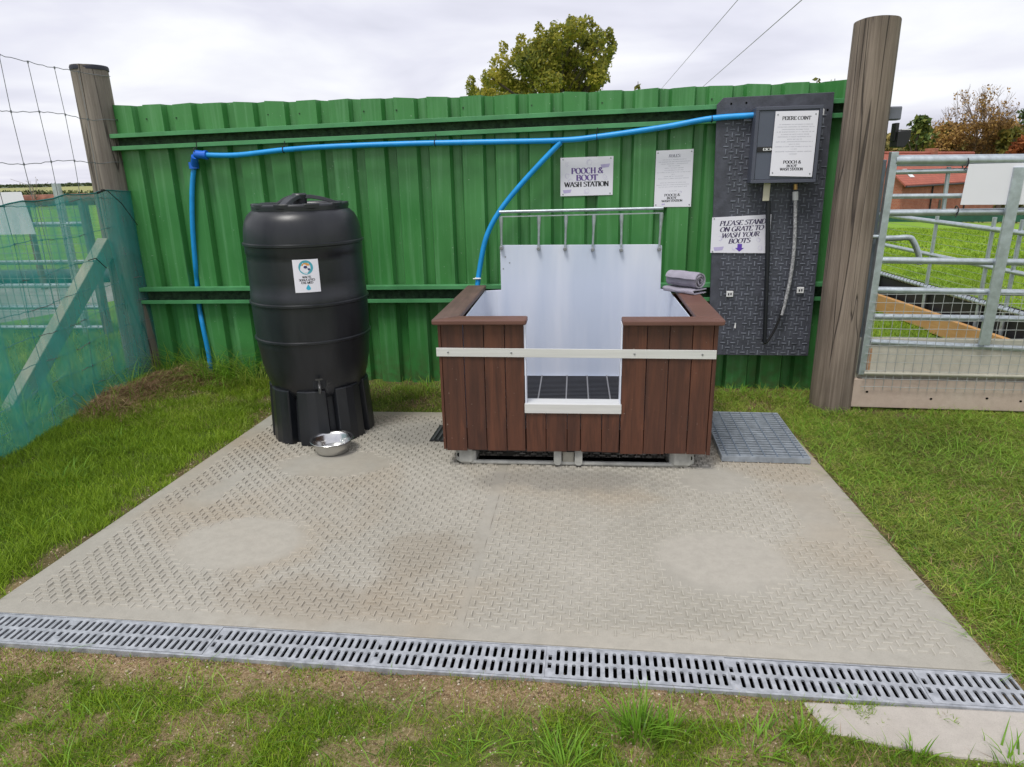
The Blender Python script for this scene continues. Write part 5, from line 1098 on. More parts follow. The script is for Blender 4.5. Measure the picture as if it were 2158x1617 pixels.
def tree(name, lab, base, trunk_h, r, clumps, size, mt, seed, leafn=60, group=None, branches=14):
    rs = random.Random(seed); t = thing(name, lab, 'tree', base, 0, group)
    m = MB(); m.tube([(0,0,-0.2),(0.05*trunk_h,0,trunk_h*0.5),(0,0,trunk_h)], [r*1.2, r, r*0.8], 12)
    cs = [(np.array(c), np.array(R_)) for c, R_ in clumps]
    for k in range(min(branches, len(cs))):
        c, R_ = cs[k*len(cs)//max(1, min(branches, len(cs)))]; mid = Vector((c[0]*0.4+rs.uniform(-.2,.2), c[1]*0.4, lerp(trunk_h, c[2], 0.45))); m.tube([(0,0,trunk_h*0.75), mid, tuple(c)], [r*0.5, r*0.3, r*0.08], 7)
    obj('trunk', m, BARK, t, smooth=True)
    me = leaves([c for c, _ in cs], [R_ for _, R_ in cs], [int(leafn*max(0.3, R_[0]*R_[2]/(size*size*18))) for _, R_ in cs], size, mt, seed); o = bpy.data.objects.new('crown', me); COL.objects.link(o); o.parent = t; return t
OAK = foliage('autumn oak leaves', [(0.0, (0.05,0.075,0.025)), (0.35, (0.19,0.215,0.045)), (0.6, (0.36,0.35,0.06)), (1.0, (0.60,0.50,0.09))], 0.6, 0.5, 0.9)
def center_tree():
    D = 22.0; F_ = Frame((-5, D), (5, D)); rs = random.Random(3); base = F_.px(1180, 300); bx = base[0]-5; gx = -5+F_.px(1165, 300)[0]; cl = []
    outline = [(1000,185,20),(1030,165,30),(1060,135,34),(1090,115,34),(1120,100,36),(1150,88,38),(1180,82,40),(1210,78,38),(1235,75,30),(1258,92,28),(1270,110,24),(1262,140,30),(1255,165,34),(1225,130,44),(1190,125,46),(1150,130,46),(1110,145,42),(1070,165,38),(1030,190,34),(1100,185,45),(1150,180,46),(1200,175,46),(1245,185,36),(1205,225,50),(1150,230,55),(1095,225,50),(1050,220,40),(1265,215,34)]
    for px, py, rr in outline:
        for k in range(3):
            x, z = F_.px(px+rs.uniform(-10, 10), py+9+rs.uniform(-8, 8)); R_ = rr*0.0158*rs.uniform(0.42, 0.66); cl.append(((x-5-gx, rs.uniform(-1.5, 1.5), z), (R_, R_, R_*0.85)))
    for px, py in ((1239,48),(1252,62),(1285,85),(1290,98),(1280,75),(992,172),(1060,95),(1135,62),(1170,55),(1200,50),(1098,82),(1268,70)):   # twig tips
        x, z = F_.px(px, py); cl.append(((x-5-gx, rs.uniform(-.4,.4), z), (0.14, 0.14, 0.17)))
    tree('oak_tree', 'rounded oak tree turning yellow, rising over the middle of the green fence', (gx, D, 0), 2.6, 0.24, cl, 0.055, OAK, 5, leafn=190, branches=26)
center_tree()
EVER = foliage('dark evergreen leaves', [(0.0, (0.015,0.033,0.015)), (0.5, (0.053,0.098,0.033)), (1.0, (0.135,0.195,0.060))], 0.6, 0.2, 0.3)
YEL = foliage('yellow green hedge leaves', [(0.0, (0.03,0.045,0.012)), (0.5, (0.14,0.15,0.03)), (1.0, (0.34,0.26,0.05))], 0.6, 0.25, 0.3)
RUSTL = foliage('rust red beech leaves', [(0.0, (0.06,0.02,0.01)), (0.5, (0.28,0.09,0.03)), (1.0, (0.42,0.17,0.06))], 0.7, 0.25, 0.3)
BRN = foliage('sparse brown leaves', [(0.0, (0.085,0.056,0.030)), (0.5, (0.323,0.192,0.068)), (1.0, (0.578,0.384,0.105))], 0.7, 0.3, 0.2)
def fartree(name, lab, px, ytop, ybase, halfw, D, mt, seed, n=34, size=0.26, leafn=70, shape=0.75):
    x0 = (px-1079)/FPX; c = gp(px, 360); d = ray(px, 360); d = d[:2]/np.linalg.norm(d[:2]); B = np.array([0,0])+d*D; F_ = Frame(B-np.array([d[1], -d[0]])*10, B+np.array([d[1], -d[0]])*10)
    gz = float(terrain(np.array([[B[0], B[1]]]))[0]); rs = random.Random(seed); xc, zt = F_.px(px, ytop); hw = abs(F_.px(px+halfw, ytop)[0]-xc); zl = F_.px(px, ybase)[1]; cl = []
    for k in range(n):
        a = rs.random()*2*math.pi; v = rs.random()**0.8; z = lerp(zl, zt, v)*1.0; lim = hw*math.sqrt(max(0.05, 1-(max(0, v-0.25)/0.78)**2)); q = rs.uniform(0.0, 1)**0.6; R_ = hw*rs.uniform(0.24, 0.42)
        cl.append((((q*math.cos(a))*(lim-R_*0.6), q*math.sin(a)*(lim-R_*0.6)*0.7, z-gz-R_*0.5), (R_, R_, R_*shape)))
    return tree(name, lab, (B[0], B[1], gz), max(1.0, (zl-gz)*0.9), 0.2, cl, size, mt, seed, leafn=leafn, branches=8)
fartree('bushy_tree', 'dark green bushy tree just right of the thick post', 1925, 245, 330, 46, 80, foliage('mid green leaves', [(0.0, (0.019,0.038,0.015)),(0.5, (0.080,0.128,0.030)),(1.0, (0.320,0.330,0.060))],0.6,0.25,0.3), 11, 30)
fartree('evergreen_tree', 'dark evergreen tree at the right edge behind the bare brown tree', 2140, 228, 330, 48, 110, EVER, 12, 26, 0.3)
fartree('bushy_tree', 'yellow green bush right of the bare brown tree', 2115, 262, 335, 42, 84, YEL, 13, 26)
fartree('bushy_tree', 'rust orange bush low at the right edge of the trees', 2150, 285, 335, 40, 78, RUSTL, 14, 26)
fartree('bushy_tree', 'brown green bush low between the dark tree and the bare tree', 1985, 262, 330, 50, 88, YEL, 15, 26)
def baretree():
    px, D = 2035, 86.0; d = ray(px, 360); d = d[:2]/np.linalg.norm(d[:2]); B = d*D; F_ = Frame(B-np.array([d[1], -d[0]])*10, B+np.array([d[1], -d[0]])*10); gz = float(terrain(np.array([[B[0], B[1]]]))[0])
    top = F_.px(px, 182)[1]-gz; hw = F_.px(px+80, 250)[0]-F_.px(px, 250)[0]; t = thing('bare_tree', 'tall brown tree with bare upper twigs behind the brick barn', 'tree', (B[0], B[1], gz)); rs = random.Random(77); m = MB(); tips = []
    def br(p, dr, L_, r, lev):
        q = p+dr*L_*0.5+Vector((rs.uniform(-.1,.1), rs.uniform(-.1,.1), 0.03))*L_; e = q+(dr+Vector((rs.uniform(-.2,.2), rs.uniform(-.2,.2), 0.12))).normalized()*L_*0.5
        m.tube([p, q, e], [r, r*0.8, r*0.6], 4 if lev > 1 else 7, False)
        if lev >= 6: tips.append(e); return
        for k in range(rs.choice((2,3,3)) if lev else 7):
            a = rs.random()*6.28; sp = 0.45 if lev else 0.62; nd = (dr+Vector((math.cos(a)*sp, math.sin(a)*sp, rs.uniform(-0.05, 0.25)))).normalized(); br(e if k < 2 else p.lerp(e, rs.uniform(0.5, 1)), nd, L_*rs.uniform(0.62, 0.85), r*0.6, lev+1)
            if lev > 2: tips.append(q)
    br(Vector((0,0,-0.2)), Vector((0,0,1)), top*0.27, 0.22, 0)
    zs = max(v[2] for v in m.v); xs = sorted(abs(v[0]) for v in m.v)[int(len(m.v)*0.94)]; kz, kx = top/zs, hw/xs
    m.v = [(x*kx, y*kx, z*kz) for x, y, z in m.v]; tips = [Vector((p.x*kx, p.y*kx, p.z*kz)) for p in tips]
    obj('trunk', m, mat('pale brown twigs', (0.16,0.115,0.075), 0.9, var=0.2), t)
    low = [p for p in tips if p.z < top*0.72 or rs.random() < 0.12]; me = leaves([tuple(p) for p in low], [(0.5,0.5,0.4)]*len(low), [7]*len(low), 0.13, BRN, 9, inner=0.2)
    lo = [((hw*1.05*rs.uniform(-1,1)*(1-0.5*abs(q-0.45)), rs.uniform(-1.5,1.5), top*q), (1.2,1.2,0.9)) for q in [rs.uniform(0.25,0.72) for _ in range(44)]]
    o = bpy.data.objects.new('crown', me); COL.objects.link(o); o.parent = t
    me = leaves([c for c, _ in lo], [r_ for _, r_ in lo], [150]*len(lo), 0.15, BRN, 19, inner=0.1); o = bpy.data.objects.new('lower_crown', me); COL.objects.link(o); o.parent = t
baretree()
# sprigs of saplings showing above the fence
def sprig(lab, px, y0, y1, seed, n=26, sp=0.03, mt=YEL):
    F_ = Frame(WALL.w(0, 0.35), WALL.w(1, 0.35)); x, z = F_.px(px, y0); zt = F_.px(px, y1)[1]; b = F_.w(x, 0); t = thing('sapling', lab, 'sapling', (b[0], b[1], 0.0)); rs = random.Random(seed)
    obj('stem', MB().tube([(0,0,0),(0.03,0.0,z*0.5),(0,0,zt)], [0.012,0.008,0.002], 6), BARK, t)
    me = leaves([(0,0,lerp(z-0.2, zt, k/n)) for k in range(n)], [(sp,sp,0.03)]*n, [3]*n, 0.017, mt, seed, inner=0.2); o = bpy.data.objects.new('leaves', me); COL.objects.link(o); o.parent = t
sprig('tiny yellow green sapling tip just above the green fence right of the oak', 1344, 192, 172, 5, 20, 0.016)
sprig('small leafy sapling tip above the fence beside the top of the rubber board', 1720, 185, 165, 6, 14, 0.03)
sprig('second small leafy sapling tip above the fence next to the thick post', 1758, 180, 166, 7, 12, 0.025)
# ================================================================ brick barn
def barn():
    d = ray(1903, 387); d2 = d[:2]/np.linalg.norm(d[:2]); B = d2*62; u = np.array([0.80, 0.60]); F_ = Frame(B, B+u); gz = float(terrain(np.array([[B[0], B[1]]]))[0])-0.3
    zE = F_.px(1903, 388)[1]; L_ = 19.0; Dp = 5.0; t = thing('brick_barn', 'long red brick barn with clay tiled roof beyond the field', 'building', (B[0], B[1], gz), F_.rz); hE = zE-gz
    Fr = Frame(F_.w(0, Dp/2), F_.w(1, Dp/2)); hR = Fr.px(1960, 326)[1]-gz
    wl = MB().prism([(0,0),(Dp,0),(Dp,hE),(Dp/2,hR-0.12),(0,hE)], 0, L_, 'x'); obj('wall', wl, BRICK, t)
    s = (hR-hE)/(Dp/2); e = 0.3; r = MB()
    for a, b, c_, d_ in ((-e, hE-e*s+0.06, Dp/2, hR), (Dp/2, hR, Dp+e, hE-e*s+0.06)): r.prism([(a, b), (c_, d_), (c_, d_+0.14), (a, b+0.14)], -0.25, L_+0.25, 'x')
    rf = obj('roof', r, TILE, t); c = obj('chimney', MB().box(Fr.px(1962,326)[0]-0.4, Fr.px(1962,326)[0]+0.4, Dp/2-0.4, Dp/2+0.4, hR-0.5, hR+0.5), BRICK, rf, bevel=0.03); obj('ridge_tiles', MB().tube([(-0.25, Dp/2, hR+0.12), (L_+0.25, Dp/2, hR+0.12)], 0.13, 8), TILE, rf)
    y = 0.62; z = hE+y*s+0.15+0.06; obj('skylight', MB().add([(1.7,y-0.35,z-0.35*s+0.02),(2.5,y-0.35,z-0.35*s+0.02),(2.5,y+0.35,z+0.35*s+0.02),(1.7,y+0.35,z+0.35*s+0.02)], [(0,1,2,3)]), WHITEP, rf)
    obj('gutter', MB().tube([(-0.2, -e-0.05, hE-e*s+0.05), (L_+0.2, -e-0.05, hE-e*s+0.05)], 0.07, 8), BLACK, rf)
    for x in (5.2, 12.0): obj('downpipe', MB().tube([(x, -0.08, 0), (x, -0.08, hE)], 0.06, 8), BLACK, t)
    for x in (6.9, 7.6, 14.0): obj('window', MB().box(x, x+0.45, -0.02, 0.02, 0.9, 1.6), GLASSD, t)
    m = MB(); v = [(Dp*0.35, 0.9), (Dp*0.65, 0.9), (Dp*0.65, hE*0.8)]+[(Dp*0.5+Dp*0.15*math.cos(a), hE*0.8+Dp*0.15*math.sin(a)) for a in (0.5,1.0,1.57,2.1,2.6)]+[(Dp*0.35, hE*0.8)]; m.prism(v, -0.03, 0.03, 'x'); obj('arched_window', m, GLASSD, t)
barn()
# field edge hedge, netting strip, far fields
def bank(name, lab, cat, p0, p1, h, wd, mt, n, size, seed, kind=None, zfun=True):
    r = np.random.default_rng(seed); p0 = np.array(p0); p1 = np.array(p1); tt = r.random(n); P = p0[None]+(p1-p0)[None]*tt[:, None]; nn = np.array([-(p1-p0)[1], (p1-p0)[0]])/np.linalg.norm(p1-p0); P = P+nn[None]*((r.random(n)-0.5)*wd)[:, None]
    z = terrain(P)+h*r.random(n)**0.7*(0.75+0.35*vnoise(P, 0.35, 3)); C_ = np.column_stack([P, z]); a = r.normal(size=(n,3)); a /= np.linalg.norm(a, axis=1)[:, None]; b = np.cross(a, r.normal(size=(n,3))); b /= np.linalg.norm(b, axis=1)[:, None]; s = size*(0.6+0.8*r.random(n))[:, None]; e_ = np.cross(a, b)
    V = np.stack([C_-b*s, C_-e_*s*0.6, C_+b*s, C_+e_*s*0.6], 1).reshape(-1, 3); o = bpy.data.objects.new(name, mesh_np(name, V, np.arange(len(V)).reshape(-1, 4), mt)); COL.objects.link(o); return tag(o, lab, cat, None, kind)
HEDGE = foliage('hedge leaves', [(0.0,(0.014,0.026,0.012)),(0.5,(0.045,0.075,0.025)),(1.0,(0.15,0.17,0.05))], 0.7, 0.2, 0.4)
bank('hedge', 'low dark hedge far off on the left beyond the rusty tube', 'hedge', (-95, 46), (-14, 62), 0.85, 1.5, HEDGE, 9000, 0.14, 31)
bank('hedge', 'mixed hedge with yellowing grass in front of the brick barn', 'hedge', (26, 50), (58, 40), 0.8, 1.4, YEL, 7000, 0.12, 32)
bank('distant_hedges', 'dark line of far off hedges on the left horizon', 'hedge', (-420, 250), (-60, 330), 1.3, 6, HEDGE, 7000, 0.5, 33, 'stuff')
bank('distant_woods', 'far wood behind the barn and trees on the right', 'wood', (46, 104), (84, 76), 9.6, 6, foliage('autumn wood leaves', [(0.0, (0.050,0.061,0.027)),(0.4, (0.168,0.166,0.055)),(0.7, (0.336,0.280,0.091)),(1.0, (0.571,0.420,0.146))],0.7,0.25,0.12), 34000, 0.34, 34, 'stuff')
def hills():
    xs = np.linspace(-2600, 600, 80); V = []; F = []
    for x in xs: h = 7+7*(math.sin(x*0.0021+1)+0.5*math.sin(x*0.006)+0.3*math.sin(x*0.013+2)); V += [(x, 1750, -2), (x, 1900, max(1, h)), (x, 2200, -2)]
    for i in range(len(xs)-1): q = i*3; F += [(q, q+3, q+4, q+1), (q+1, q+4, q+5, q+2)]
    tag(obj('hills', MB().add(V, F), mat('far hills', (0.16,0.19,0.17), 0.95), smooth=True, fix=False), kind='structure')
hills()
g = thing('garden_netting', 'low dark green windbreak netting along the edge of the field', 'netting', (0,0,0)); g.location = (24, 47.5, float(terrain(np.array([[24,47.5]]))[0]))
obj('net', MB().box(0, 30, -0.02, 0.02, 0.0, 0.55), mat('dark green windbreak', (0.02,0.09,0.06), 0.8, var=0.3, scale=1), g); g.rotation_euler = (0,0,-0.3)
# overhead wires
for k, ((xa, ya), (xb, yb), lab) in enumerate((((1555,0),(1402,178),'left overhead wire crossing the sky above the green fence'), ((1690,0),(1487,178),'right overhead wire crossing the sky above the green fence'))):
    zw = 7.2; A = gp(xa, ya, zw); B = gp(xb, yb, zw); d = (B-A)/np.linalg.norm(B-A); o = thing('overhead_wire', lab, 'wire', tuple(A), 0, 'overhead wires')
    n = 30; Lw = np.linalg.norm(B-A); s0, s1 = -12.0, Lw*1.9
    obj('cable', MB().tube([tuple(d*lerp(s0, s1, i/n)) for i in range(n+1)], 0.012+0.004*k, 6), mat('grey cable', (0.13,0.12,0.12), 0.6), o)
# ================================================================ grass
def blades(P, z, h, wd, lean, r, curl=1.0):
    n = len(P); a = r.random(n)*2*np.pi; dr = np.column_stack([np.cos(a), np.sin(a)]); b = r.random(n)*np.pi*2; sd = np.column_stack([np.cos(b), np.sin(b)]); V = np.zeros((n, 3, 2, 3))
    for k, (t, wk) in enumerate(((0, 1.0), (0.55, 0.8), (1.0, 0.12))):
        c = P+dr*(lean*h*t**1.7)[:, None]; zz_ = z+h*t*(1-0.25*lean*t)
        for s, q in ((-1, 0), (1, 1)): V[:, k, q, :2] = c+sd*(wd*wk*s*0.5)[:, None]; V[:, k, q, 2] = zz_
    V = V.reshape(n, 6, 3); base = np.arange(n)[:, None]*6; F = np.concatenate([base+np.array([[0,1,3,2]]), base+np.array([[2,3,5,4]])]); return V.reshape(-1, 3), F
GRASS = foliage('fresh grass blades', [(0.0, (0.068,0.100,0.012)), (0.35, (0.176,0.287,0.021)), (0.7, (0.351,0.505,0.041)), (1.0, (0.457,0.489,0.073))], 0.5, 0.35, 1.3)
MOWN = foliage('mown turf blades', [(0.0, (0.078,0.107,0.021)), (0.35, (0.194,0.269,0.038)), (0.7, (0.368,0.465,0.073)), (1.0, (0.471,0.459,0.136))], 0.5, 0.35, 1.1)
STRAW = foliage('dry straw blades', [(0.0, (0.135,0.072,0.037)), (0.5, (0.351,0.221,0.125)), (1.0, (0.594,0.442,0.250))], 0.8, 0.2, 2)
TALL = foliage('tall coarse grass', [(0.0, (0.050,0.108,0.017)), (0.5, (0.185,0.370,0.028)), (1.0, (0.312,0.462,0.080))], 0.45, 0.35, 1.5)
def blocked(P):
    u, v = dr_loc(P); b = inpoly(P, SLAB) | ((v < 0.03) & (v > -0.152) & (u > -2.2) & (u < 3.215)); wl = (P-WALL.A)@WALL.n; wu = (P-WALL.A)@WALL.t
    b |= (wl > -0.045) & (wl < 0.06) & (wu > -0.05) & (wu < 4.8); b |= ((P[:,0]-1.962)**2+(P[:,1]-3.955)**2 < 0.12**2) | ((P[:,0]+2.755)**2+(P[:,1]-4.93)**2 < 0.12**2)
    gl = (P-GATE.A)@GATE.n; gu = (P-GATE.A)@GATE.t; b |= (gl > -0.02) & (gl < 0.06) & (gu > 0); pc = np.array(PATH).mean(0); b |= inpoly(P, [tuple(pc+(np.array(q)-pc)*0.95) for q in PATH]) & (fbm(P, 14, 6) > 0.3); return b
def scatter(n, x0, x1, y0, y1, r): return np.column_stack([x0+(x1-x0)*r.random(n), y0+(y1-y0)*r.random(n)])
def visible(P, pad=60):
    d = np.column_stack([P, np.zeros(len(P))])-CAM; z = d@Fv; x = 1079+FPX*(d@Rv)/z; y = 808.5-FPX*(d@Uv)/z; return (z > 0) & (x > -pad-140) & (x < 2158+pad+140) & (y < 1617+pad*3)
def lawn(name, lab, n, box, hr, wr, dens, mt, seed, lean=(0.2, 0.9), clump=7.0):
    r = np.random.default_rng(seed); P = scatter(n, *box, r); k = dens(P); k = k*(0.35+1.3*sstep(fbm(P, clump, seed), 0.3, 0.7)); P = P[(r.random(len(P)) < k) & ~blocked(P) & visible(P)]
    z = terrain(P)-0.004; s = 0.55+0.9*fbm(P, 5, seed+3); h = (hr[0]+(hr[1]-hr[0])*r.random(len(P)))*s; wd = wr[0]+(wr[1]-wr[0])*r.random(len(P)); le = lean[0]+(lean[1]-lean[0])*r.random(len(P))
    V, F = blades(P, z, h, wd, le, r); o = bpy.data.objects.new(name, mesh_np(name, V, F, mt)); COL.objects.link(o); return tag(o, lab, 'grass', None, 'stuff')
one = lambda P: np.ones(len(P))
lawn('grass', 'patchy fresh grass in front of the channel drain', 330000, (-2.1, 2.2, 0.95, 1.95), (0.008, 0.028), (0.0014, 0.0030), lambda P: (1-sstep(soil(P), 0.1, 0.75))*sstep(fbm(P, 4.0, 21), 0.10, 0.40)+0.18, GRASS, 101)
lawn('grass', 'lush bright grass on the left of the concrete pad', 170000, (-2.75, -1.3, 1.9, 5.0), (0.015, 0.06), (0.0018, 0.0038), lambda P: 1-sstep(soil(P), 0.15, 0.8), GRASS, 102)
lawn('grass', 'mown lawn with loose clippings on the right of the concrete pad', 300000, (1.3, 3.6, 1.3, 4.25), (0.010, 0.032), (0.0018, 0.0038), lambda P: 1.0-sstep(soil(P), 0.2, 0.9), MOWN, 103, (0.5, 1.5))
lawn('grass', 'rough grass along the foot of the green fence', 60000, (-2.8, 2.2, 3.75, 4.95), (0.015, 0.05), (0.002, 0.004), lambda P: 0.9*one(P), MOWN, 104, (0.4, 1.2))
lawn('grass', 'grass behind the teal netting', 70000, (-6.5, -2.75, 2.8, 6.6), (0.03, 0.11), (0.003, 0.006), one, GRASS, 105)
lawn('grass', 'bright pasture behind the gate', 170000, (2.0, 9.0, 3.9, 12.0), (0.02, 0.06), (0.004, 0.009), one, GRASS, 106)
lawn('grass', 'far pasture', 90000, (4.0, 24.0, 11.0, 30.0), (0.03, 0.08), (0.012, 0.028), one, GRASS, 107)
lawn('dead_grass', 'dry blades among the grass in front of the drain', 26000, (-2.1, 2.2, 0.95, 1.9), (0.01, 0.03), (0.001, 0.0022), lambda P: 0.6*one(P), STRAW, 111, (0.8, 2.0))
lawn('dead_grass', 'dry blades among the mown lawn', 40000, (1.3, 3.6, 1.3, 4.25), (0.012, 0.035), (0.0014, 0.003), lambda P: 0.8*one(P), STRAW, 112, (0.8, 2.0))
lawn('grass', 'scattered longer blades in front of the drain', 6500, (-2.1, 2.2, 0.95, 1.85), (0.03, 0.07), (0.0018, 0.0035), lambda P: 1-0.8*soil(P), TALL, 113, (0.5, 1.6), 5.0)
lawn('grass', 'scattered longer blades on the right hand lawn', 16000, (1.3, 3.6, 1.3, 4.25), (0.035, 0.08), (0.002, 0.004), one, TALL, 114, (0.8, 2.0), 4.0)
def clippings():
    r = np.random.default_rng(9); P = scatter(9000, 1.3, 3.6, 1.4, 4.2, r); P = P[~blocked(P)]; n = len(P); a = r.random(n)*6.28; L_ = 0.015+0.04*r.random(n); w_ = 0.0012+0.0018*r.random(n); d = np.column_stack([np.cos(a), np.sin(a)]); s = np.column_stack([-np.sin(a), np.cos(a)]); z = terrain(P)+0.012+0.012*r.random(n); dz = (r.random(n)-0.5)*0.012
    V = np.zeros((n,4,3)); 
    for k, (q, e_) in enumerate(((-1,-1),(1,-1),(1,1),(-1,1))): V[:, k, :2] = P+d*(L_*q*0.5)[:, None]+s*(w_*e_*0.5)[:, None]; V[:, k, 2] = z+dz*q
    o = bpy.data.objects.new('grass_clippings', mesh_np('grass_clippings', V.reshape(-1,3), np.arange(n*4).reshape(-1,4), MOWN)); COL.objects.link(o); tag(o, 'loose grass clippings on the right hand lawn', 'clippings', None, 'stuff')
clippings()
def straw():
    r = np.random.default_rng(44); c = np.array([gp(x, y)[:2] for x, y in ((250,860),(300,845),(340,825),(385,815),(230,880),(410,800))]); k = r.integers(0, len(c), 14000); P = c[k]+r.normal(size=(len(k), 2))*np.array([0.12, 0.09]); P = P[~blocked(P)]
    n = len(P); hgt = 0.10*np.exp(-(((P[:, None]-c[None])**2).sum(2).min(1))/0.02); z = terrain(P)+hgt*r.random(n); V, F = blades(P, z, 0.01+0.03*r.random(n), 0.002+0.002*r.random(n), 0.8+1.5*r.random(n), r)
    o = bpy.data.objects.new('dead_grass', mesh_np('dead_grass', V, F, STRAW)); COL.objects.link(o); tag(o, 'heap of brown dead grass at the foot of the tarred post', 'dead grass', None, 'stuff')
    P = scatter(16000, -2.7, 2.1, 3.75, 4.9, r); P = P[~blocked(P) & (r.random(len(P)) < sstep(fbm(P, 5, 8), 0.35, 0.7))]; n = len(P); V, F = blades(P, terrain(P)+0.003, 0.008+0.025*r.random(n), 0.002+0.0015*r.random(n), 0.9+1.4*r.random(n), r)
    o = bpy.data.objects.new('dead_grass', mesh_np('dead_grass', V, F, STRAW)); COL.objects.link(o); tag(o, 'dry grass litter along the foot of the green fence', 'dead grass', None, 'stuff')
straw()
def tuft(lab, px, py, n, h, spread, seed, mt=TALL, lean=(0.2, 1.1), wd=(0.003, 0.006), nm='grass_tuft'):
    r = np.random.default_rng(seed); c = gp(px, py); P = r.normal(size=(n, 2))*spread; hh = h*(0.45+0.6*r.random(n)); V = np.zeros((n, 5, 2, 3)); a = np.arctan2(P[:,1], P[:,0])+r.normal(size=n)*0.5; dr = np.column_stack([np.cos(a), np.sin(a)]); le = lean[0]+(lean[1]-lean[0])*r.random(n); sd = np.column_stack([-np.sin(a), np.cos(a)]); w_ = wd[0]+(wd[1]-wd[0])*r.random(n)
    for k, t in enumerate((0, .25, .5, .75, 1.0)):
        cc = P+dr*(le*hh*t**1.8)[:, None]; z = hh*(t-0.33*le*t**2.2)
        for s, q in ((-1,0),(1,1)): V[:, k, q, :2] = cc+sd*(w_*(1-t**2*0.9)*s*0.5)[:, None]; V[:, k, q, 2] = z
    V = V.reshape(n, 10, 3); b = np.arange(n)[:, None]*10; F = np.concatenate([b+np.array([[2*i, 2*i+1, 2*i+3, 2*i+2]]) for i in range(4)]); o = bpy.data.objects.new(nm, mesh_np(nm, V.reshape(-1,3), F, mt)); COL.objects.link(o)
    o.location = (c[0], c[1], float(terrain(np.array([[c[0], c[1]]]))[0])-0.005); return tag(o, lab, 'grass tuft')
tuft('tall bright grass tuft growing over the front edge of the drain', 1345, 1545, 130, 0.115, 0.028, 201)
tuft('grass tuft right of the tallest tuft, beside the drain edge', 1415, 1535, 30, 0.095, 0.022, 202)
tuft('tall grass tuft at the bottom edge right of the middle of the picture', 1190, 1612, 55, 0.10, 0.03, 203, lean=(0.4, 1.5))
tuft('sparse long bladed tuft at the bottom edge below the drain middle', 985, 1600, 22, 0.07, 0.035, 204, lean=(0.7, 1.8))
tuft('grass tuft at the left end of the pale concrete path', 1705, 1560, 45, 0.075, 0.03, 205)
tuft('grass tuft at the bottom edge in the middle of the pale path', 1930, 1590, 26, 0.075, 0.018, 206, lean=(0.1, 0.7))
tuft('grass tuft at the bottom right corner', 2135, 1612, 30, 0.085, 0.03, 207)
tuft('dark green sprawling tuft left of the pale path', 1580, 1580, 60, 0.06, 0.05, 208, lean=(0.6, 1.7))
tuft('tuft of thin blades below the drain left of the tallest tuft', 1120, 1540, 26, 0.06, 0.04, 209, lean=(0.5, 1.6))
tuft('tuft of long blades at the left margin of the lush grass', 130, 1020, 45, 0.13, 0.06, 210, lean=(0.5, 1.5))
tuft('tuft of long pale blades left of the pad beside the netting', 60, 1120, 40, 0.11, 0.07, 211, lean=(0.5, 1.5))
tuft('tuft between the netting and the left edge of the pad', 250, 945, 40, 0.10, 0.07, 212, lean=(0.5, 1.5))
tuft('tuft at the right edge of the lawn near the pad corner', 2110, 1290, 60, 0.06, 0.07, 213, lean=(0.6, 1.8))
tuft('tuft of long blades on the lawn by the right edge of the pad', 2010, 1240, 30, 0.05, 0.06, 214, lean=(0.6, 1.8))
def weeds(lab, pts, n, h, seed, lean=(0.4, 1.5)):
    for i, (px, py) in enumerate(pts):
        o = tuft(lab[i], px, py, n, h, 0.085, seed+i, TALL if i % 2 == 0 else MOWN, lean, (0.003, 0.0055), 'weed_clump')
weeds(['weed clump round the foot of the down pipe', 'weed clump between the tarred post and the down pipe', 'weed clump right of the down pipe', 'weed clump just left of the water butt', 'weed clump against the fence beside the water butt'], ((440,805),(365,795),(490,805),(545,810),(520,790)), 150, 0.38, 300, (0.5,1.9))
weeds(['low weed clump at the fence foot right of the water butt', 'low weed clump at the fence foot left of the wash tub', 'low weed clump between the fence and the left side of the tub'], ((820,828),(880,830),(910,825)), 70, 0.11, 320)
weeds(['low weed clump under the rubber board', 'low weed clump at the fence foot beside the thick post', 'weed clump at the foot of the thick post'], ((1545,832),(1625,836),(1690,850)), 70, 0.10, 330)
weeds(['tall weed clump behind the netting at the strut foot', 'tall weed clump behind the middle of the netting', 'tall weed clump behind the netting near the post'], ((60,900),(160,850),(250,800)), 90, 0.26, 340)
weeds(['straggly weed clump at the foot of the tarred post', 'pale straggly weeds leaning on the fence beside the tarred post', 'weed clump at the bottom edge of the teal netting', 'weed clump along the netting foot further left'], ((330,800),(345,775),(285,850),(215,890)), 60, 0.30, 360, (0.3,1.4))
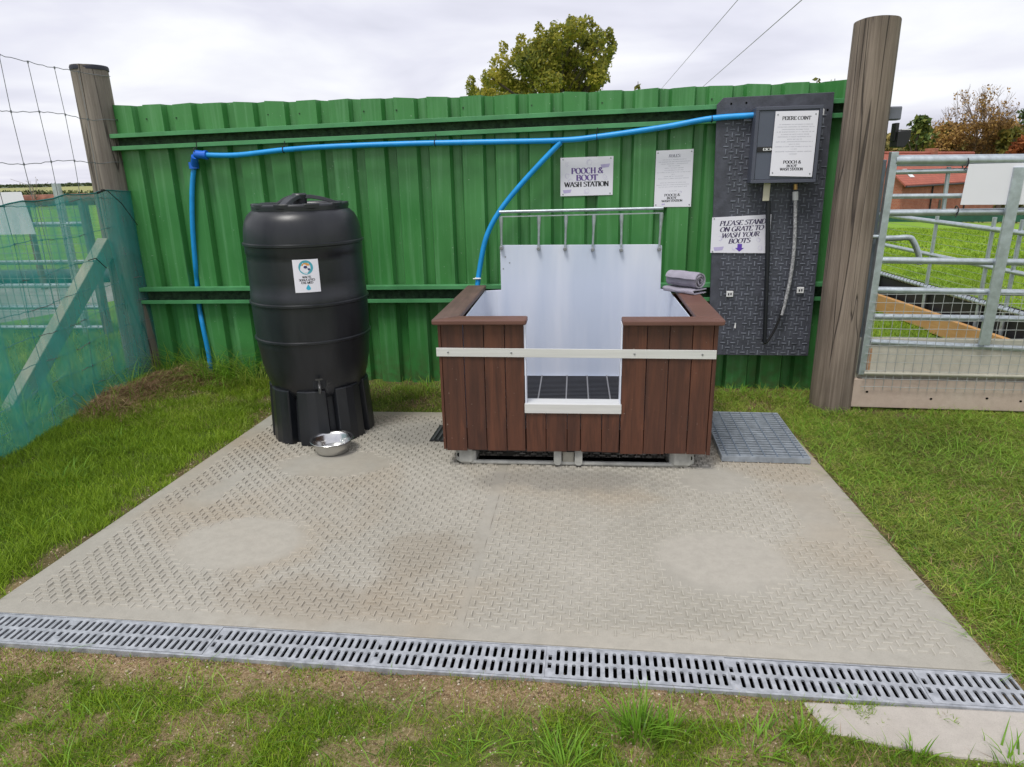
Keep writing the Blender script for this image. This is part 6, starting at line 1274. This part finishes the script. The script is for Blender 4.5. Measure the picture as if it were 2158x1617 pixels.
# pebbles and crumbs
def pebbles(name, lab, n, box, dens, sr, mt, seed, lift=0.0):
    r = np.random.default_rng(seed); P = scatter(n, *box, r); P = P[(r.random(n) < dens(P)) & ~blocked(P)]; n = len(P); s = sr[0]+(sr[1]-sr[0])*r.random(n)**3; z = terrain(P)+lift
    base = np.array([(1,0,0),(0,1,0),(-1,0,0),(0,-1,0),(0,0,1),(0,0,-1)], float); F0 = np.array([(0,1,4),(1,2,4),(2,3,4),(3,0,4),(1,0,5),(2,1,5),(3,2,5),(0,3,5)])
    V = base[None]*(s[:, None, None]*(0.6+0.7*r.random((n,6,1))))*np.array([1,1,0.6]); a = r.random(n)*6.28; c, s_ = np.cos(a)[:, None], np.sin(a)[:, None]; X = V[:,:,0]*c-V[:,:,1]*s_; Y = V[:,:,0]*s_+V[:,:,1]*c; V = np.stack([X+P[:, :1], Y+P[:, 1:2], V[:,:,2]+z[:, None]], 2)
    F = (np.arange(n)[:, None, None]*6+F0[None]).reshape(-1, 3); o = bpy.data.objects.new(name, mesh_np(name, V.reshape(-1,3), F, mt)); COL.objects.link(o); return tag(o, lab, 'gravel', None, 'stuff')
def peb_mat():
    m, n, b = node_mat('mixed pebbles'); g = N(n, 'ShaderNodeNewGeometry'); n.links.new(ramp(n, g.outputs['Random Per Island'], [(0.0, (0.08,0.05,0.03)), (0.4, (0.24,0.16,0.09)), (0.8, (0.40,0.30,0.19)), (1.0, (0.62,0.56,0.46))]), b.inputs['Base Color']); b.inputs['Roughness'].default_value = 0.9; return m
PEB = peb_mat()
pebbles('gravel', 'brown gravel and crumbs of soil along the front of the drain', 60000, (-2.1, 2.2, 0.95, 1.9), lambda P: 0.15+0.85*soil(P), (0.0012, 0.0055), PEB, 61)
pebbles('gravel', 'crumbs of brown soil beside the left edge of the pad', 30000, (-2.7, -1.2, 1.9, 4.4), lambda P: soil(P), (0.002, 0.007), PEB, 62)
pebbles('gravel', 'crumbs of soil between the pad and the green fence', 20000, (-2.4, 2.2, 3.7, 4.9), lambda P: 0.8*soil(P), (0.002, 0.008), PEB, 63)
pebbles('stones', 'few pale flint stones in the grass before the drain', 230, (-2.0, 1.4, 1.2, 1.85), one, (0.003, 0.011), mat('pale flint', (0.36,0.29,0.20), 0.8, var=0.3, scale=40), 64, 0.003)
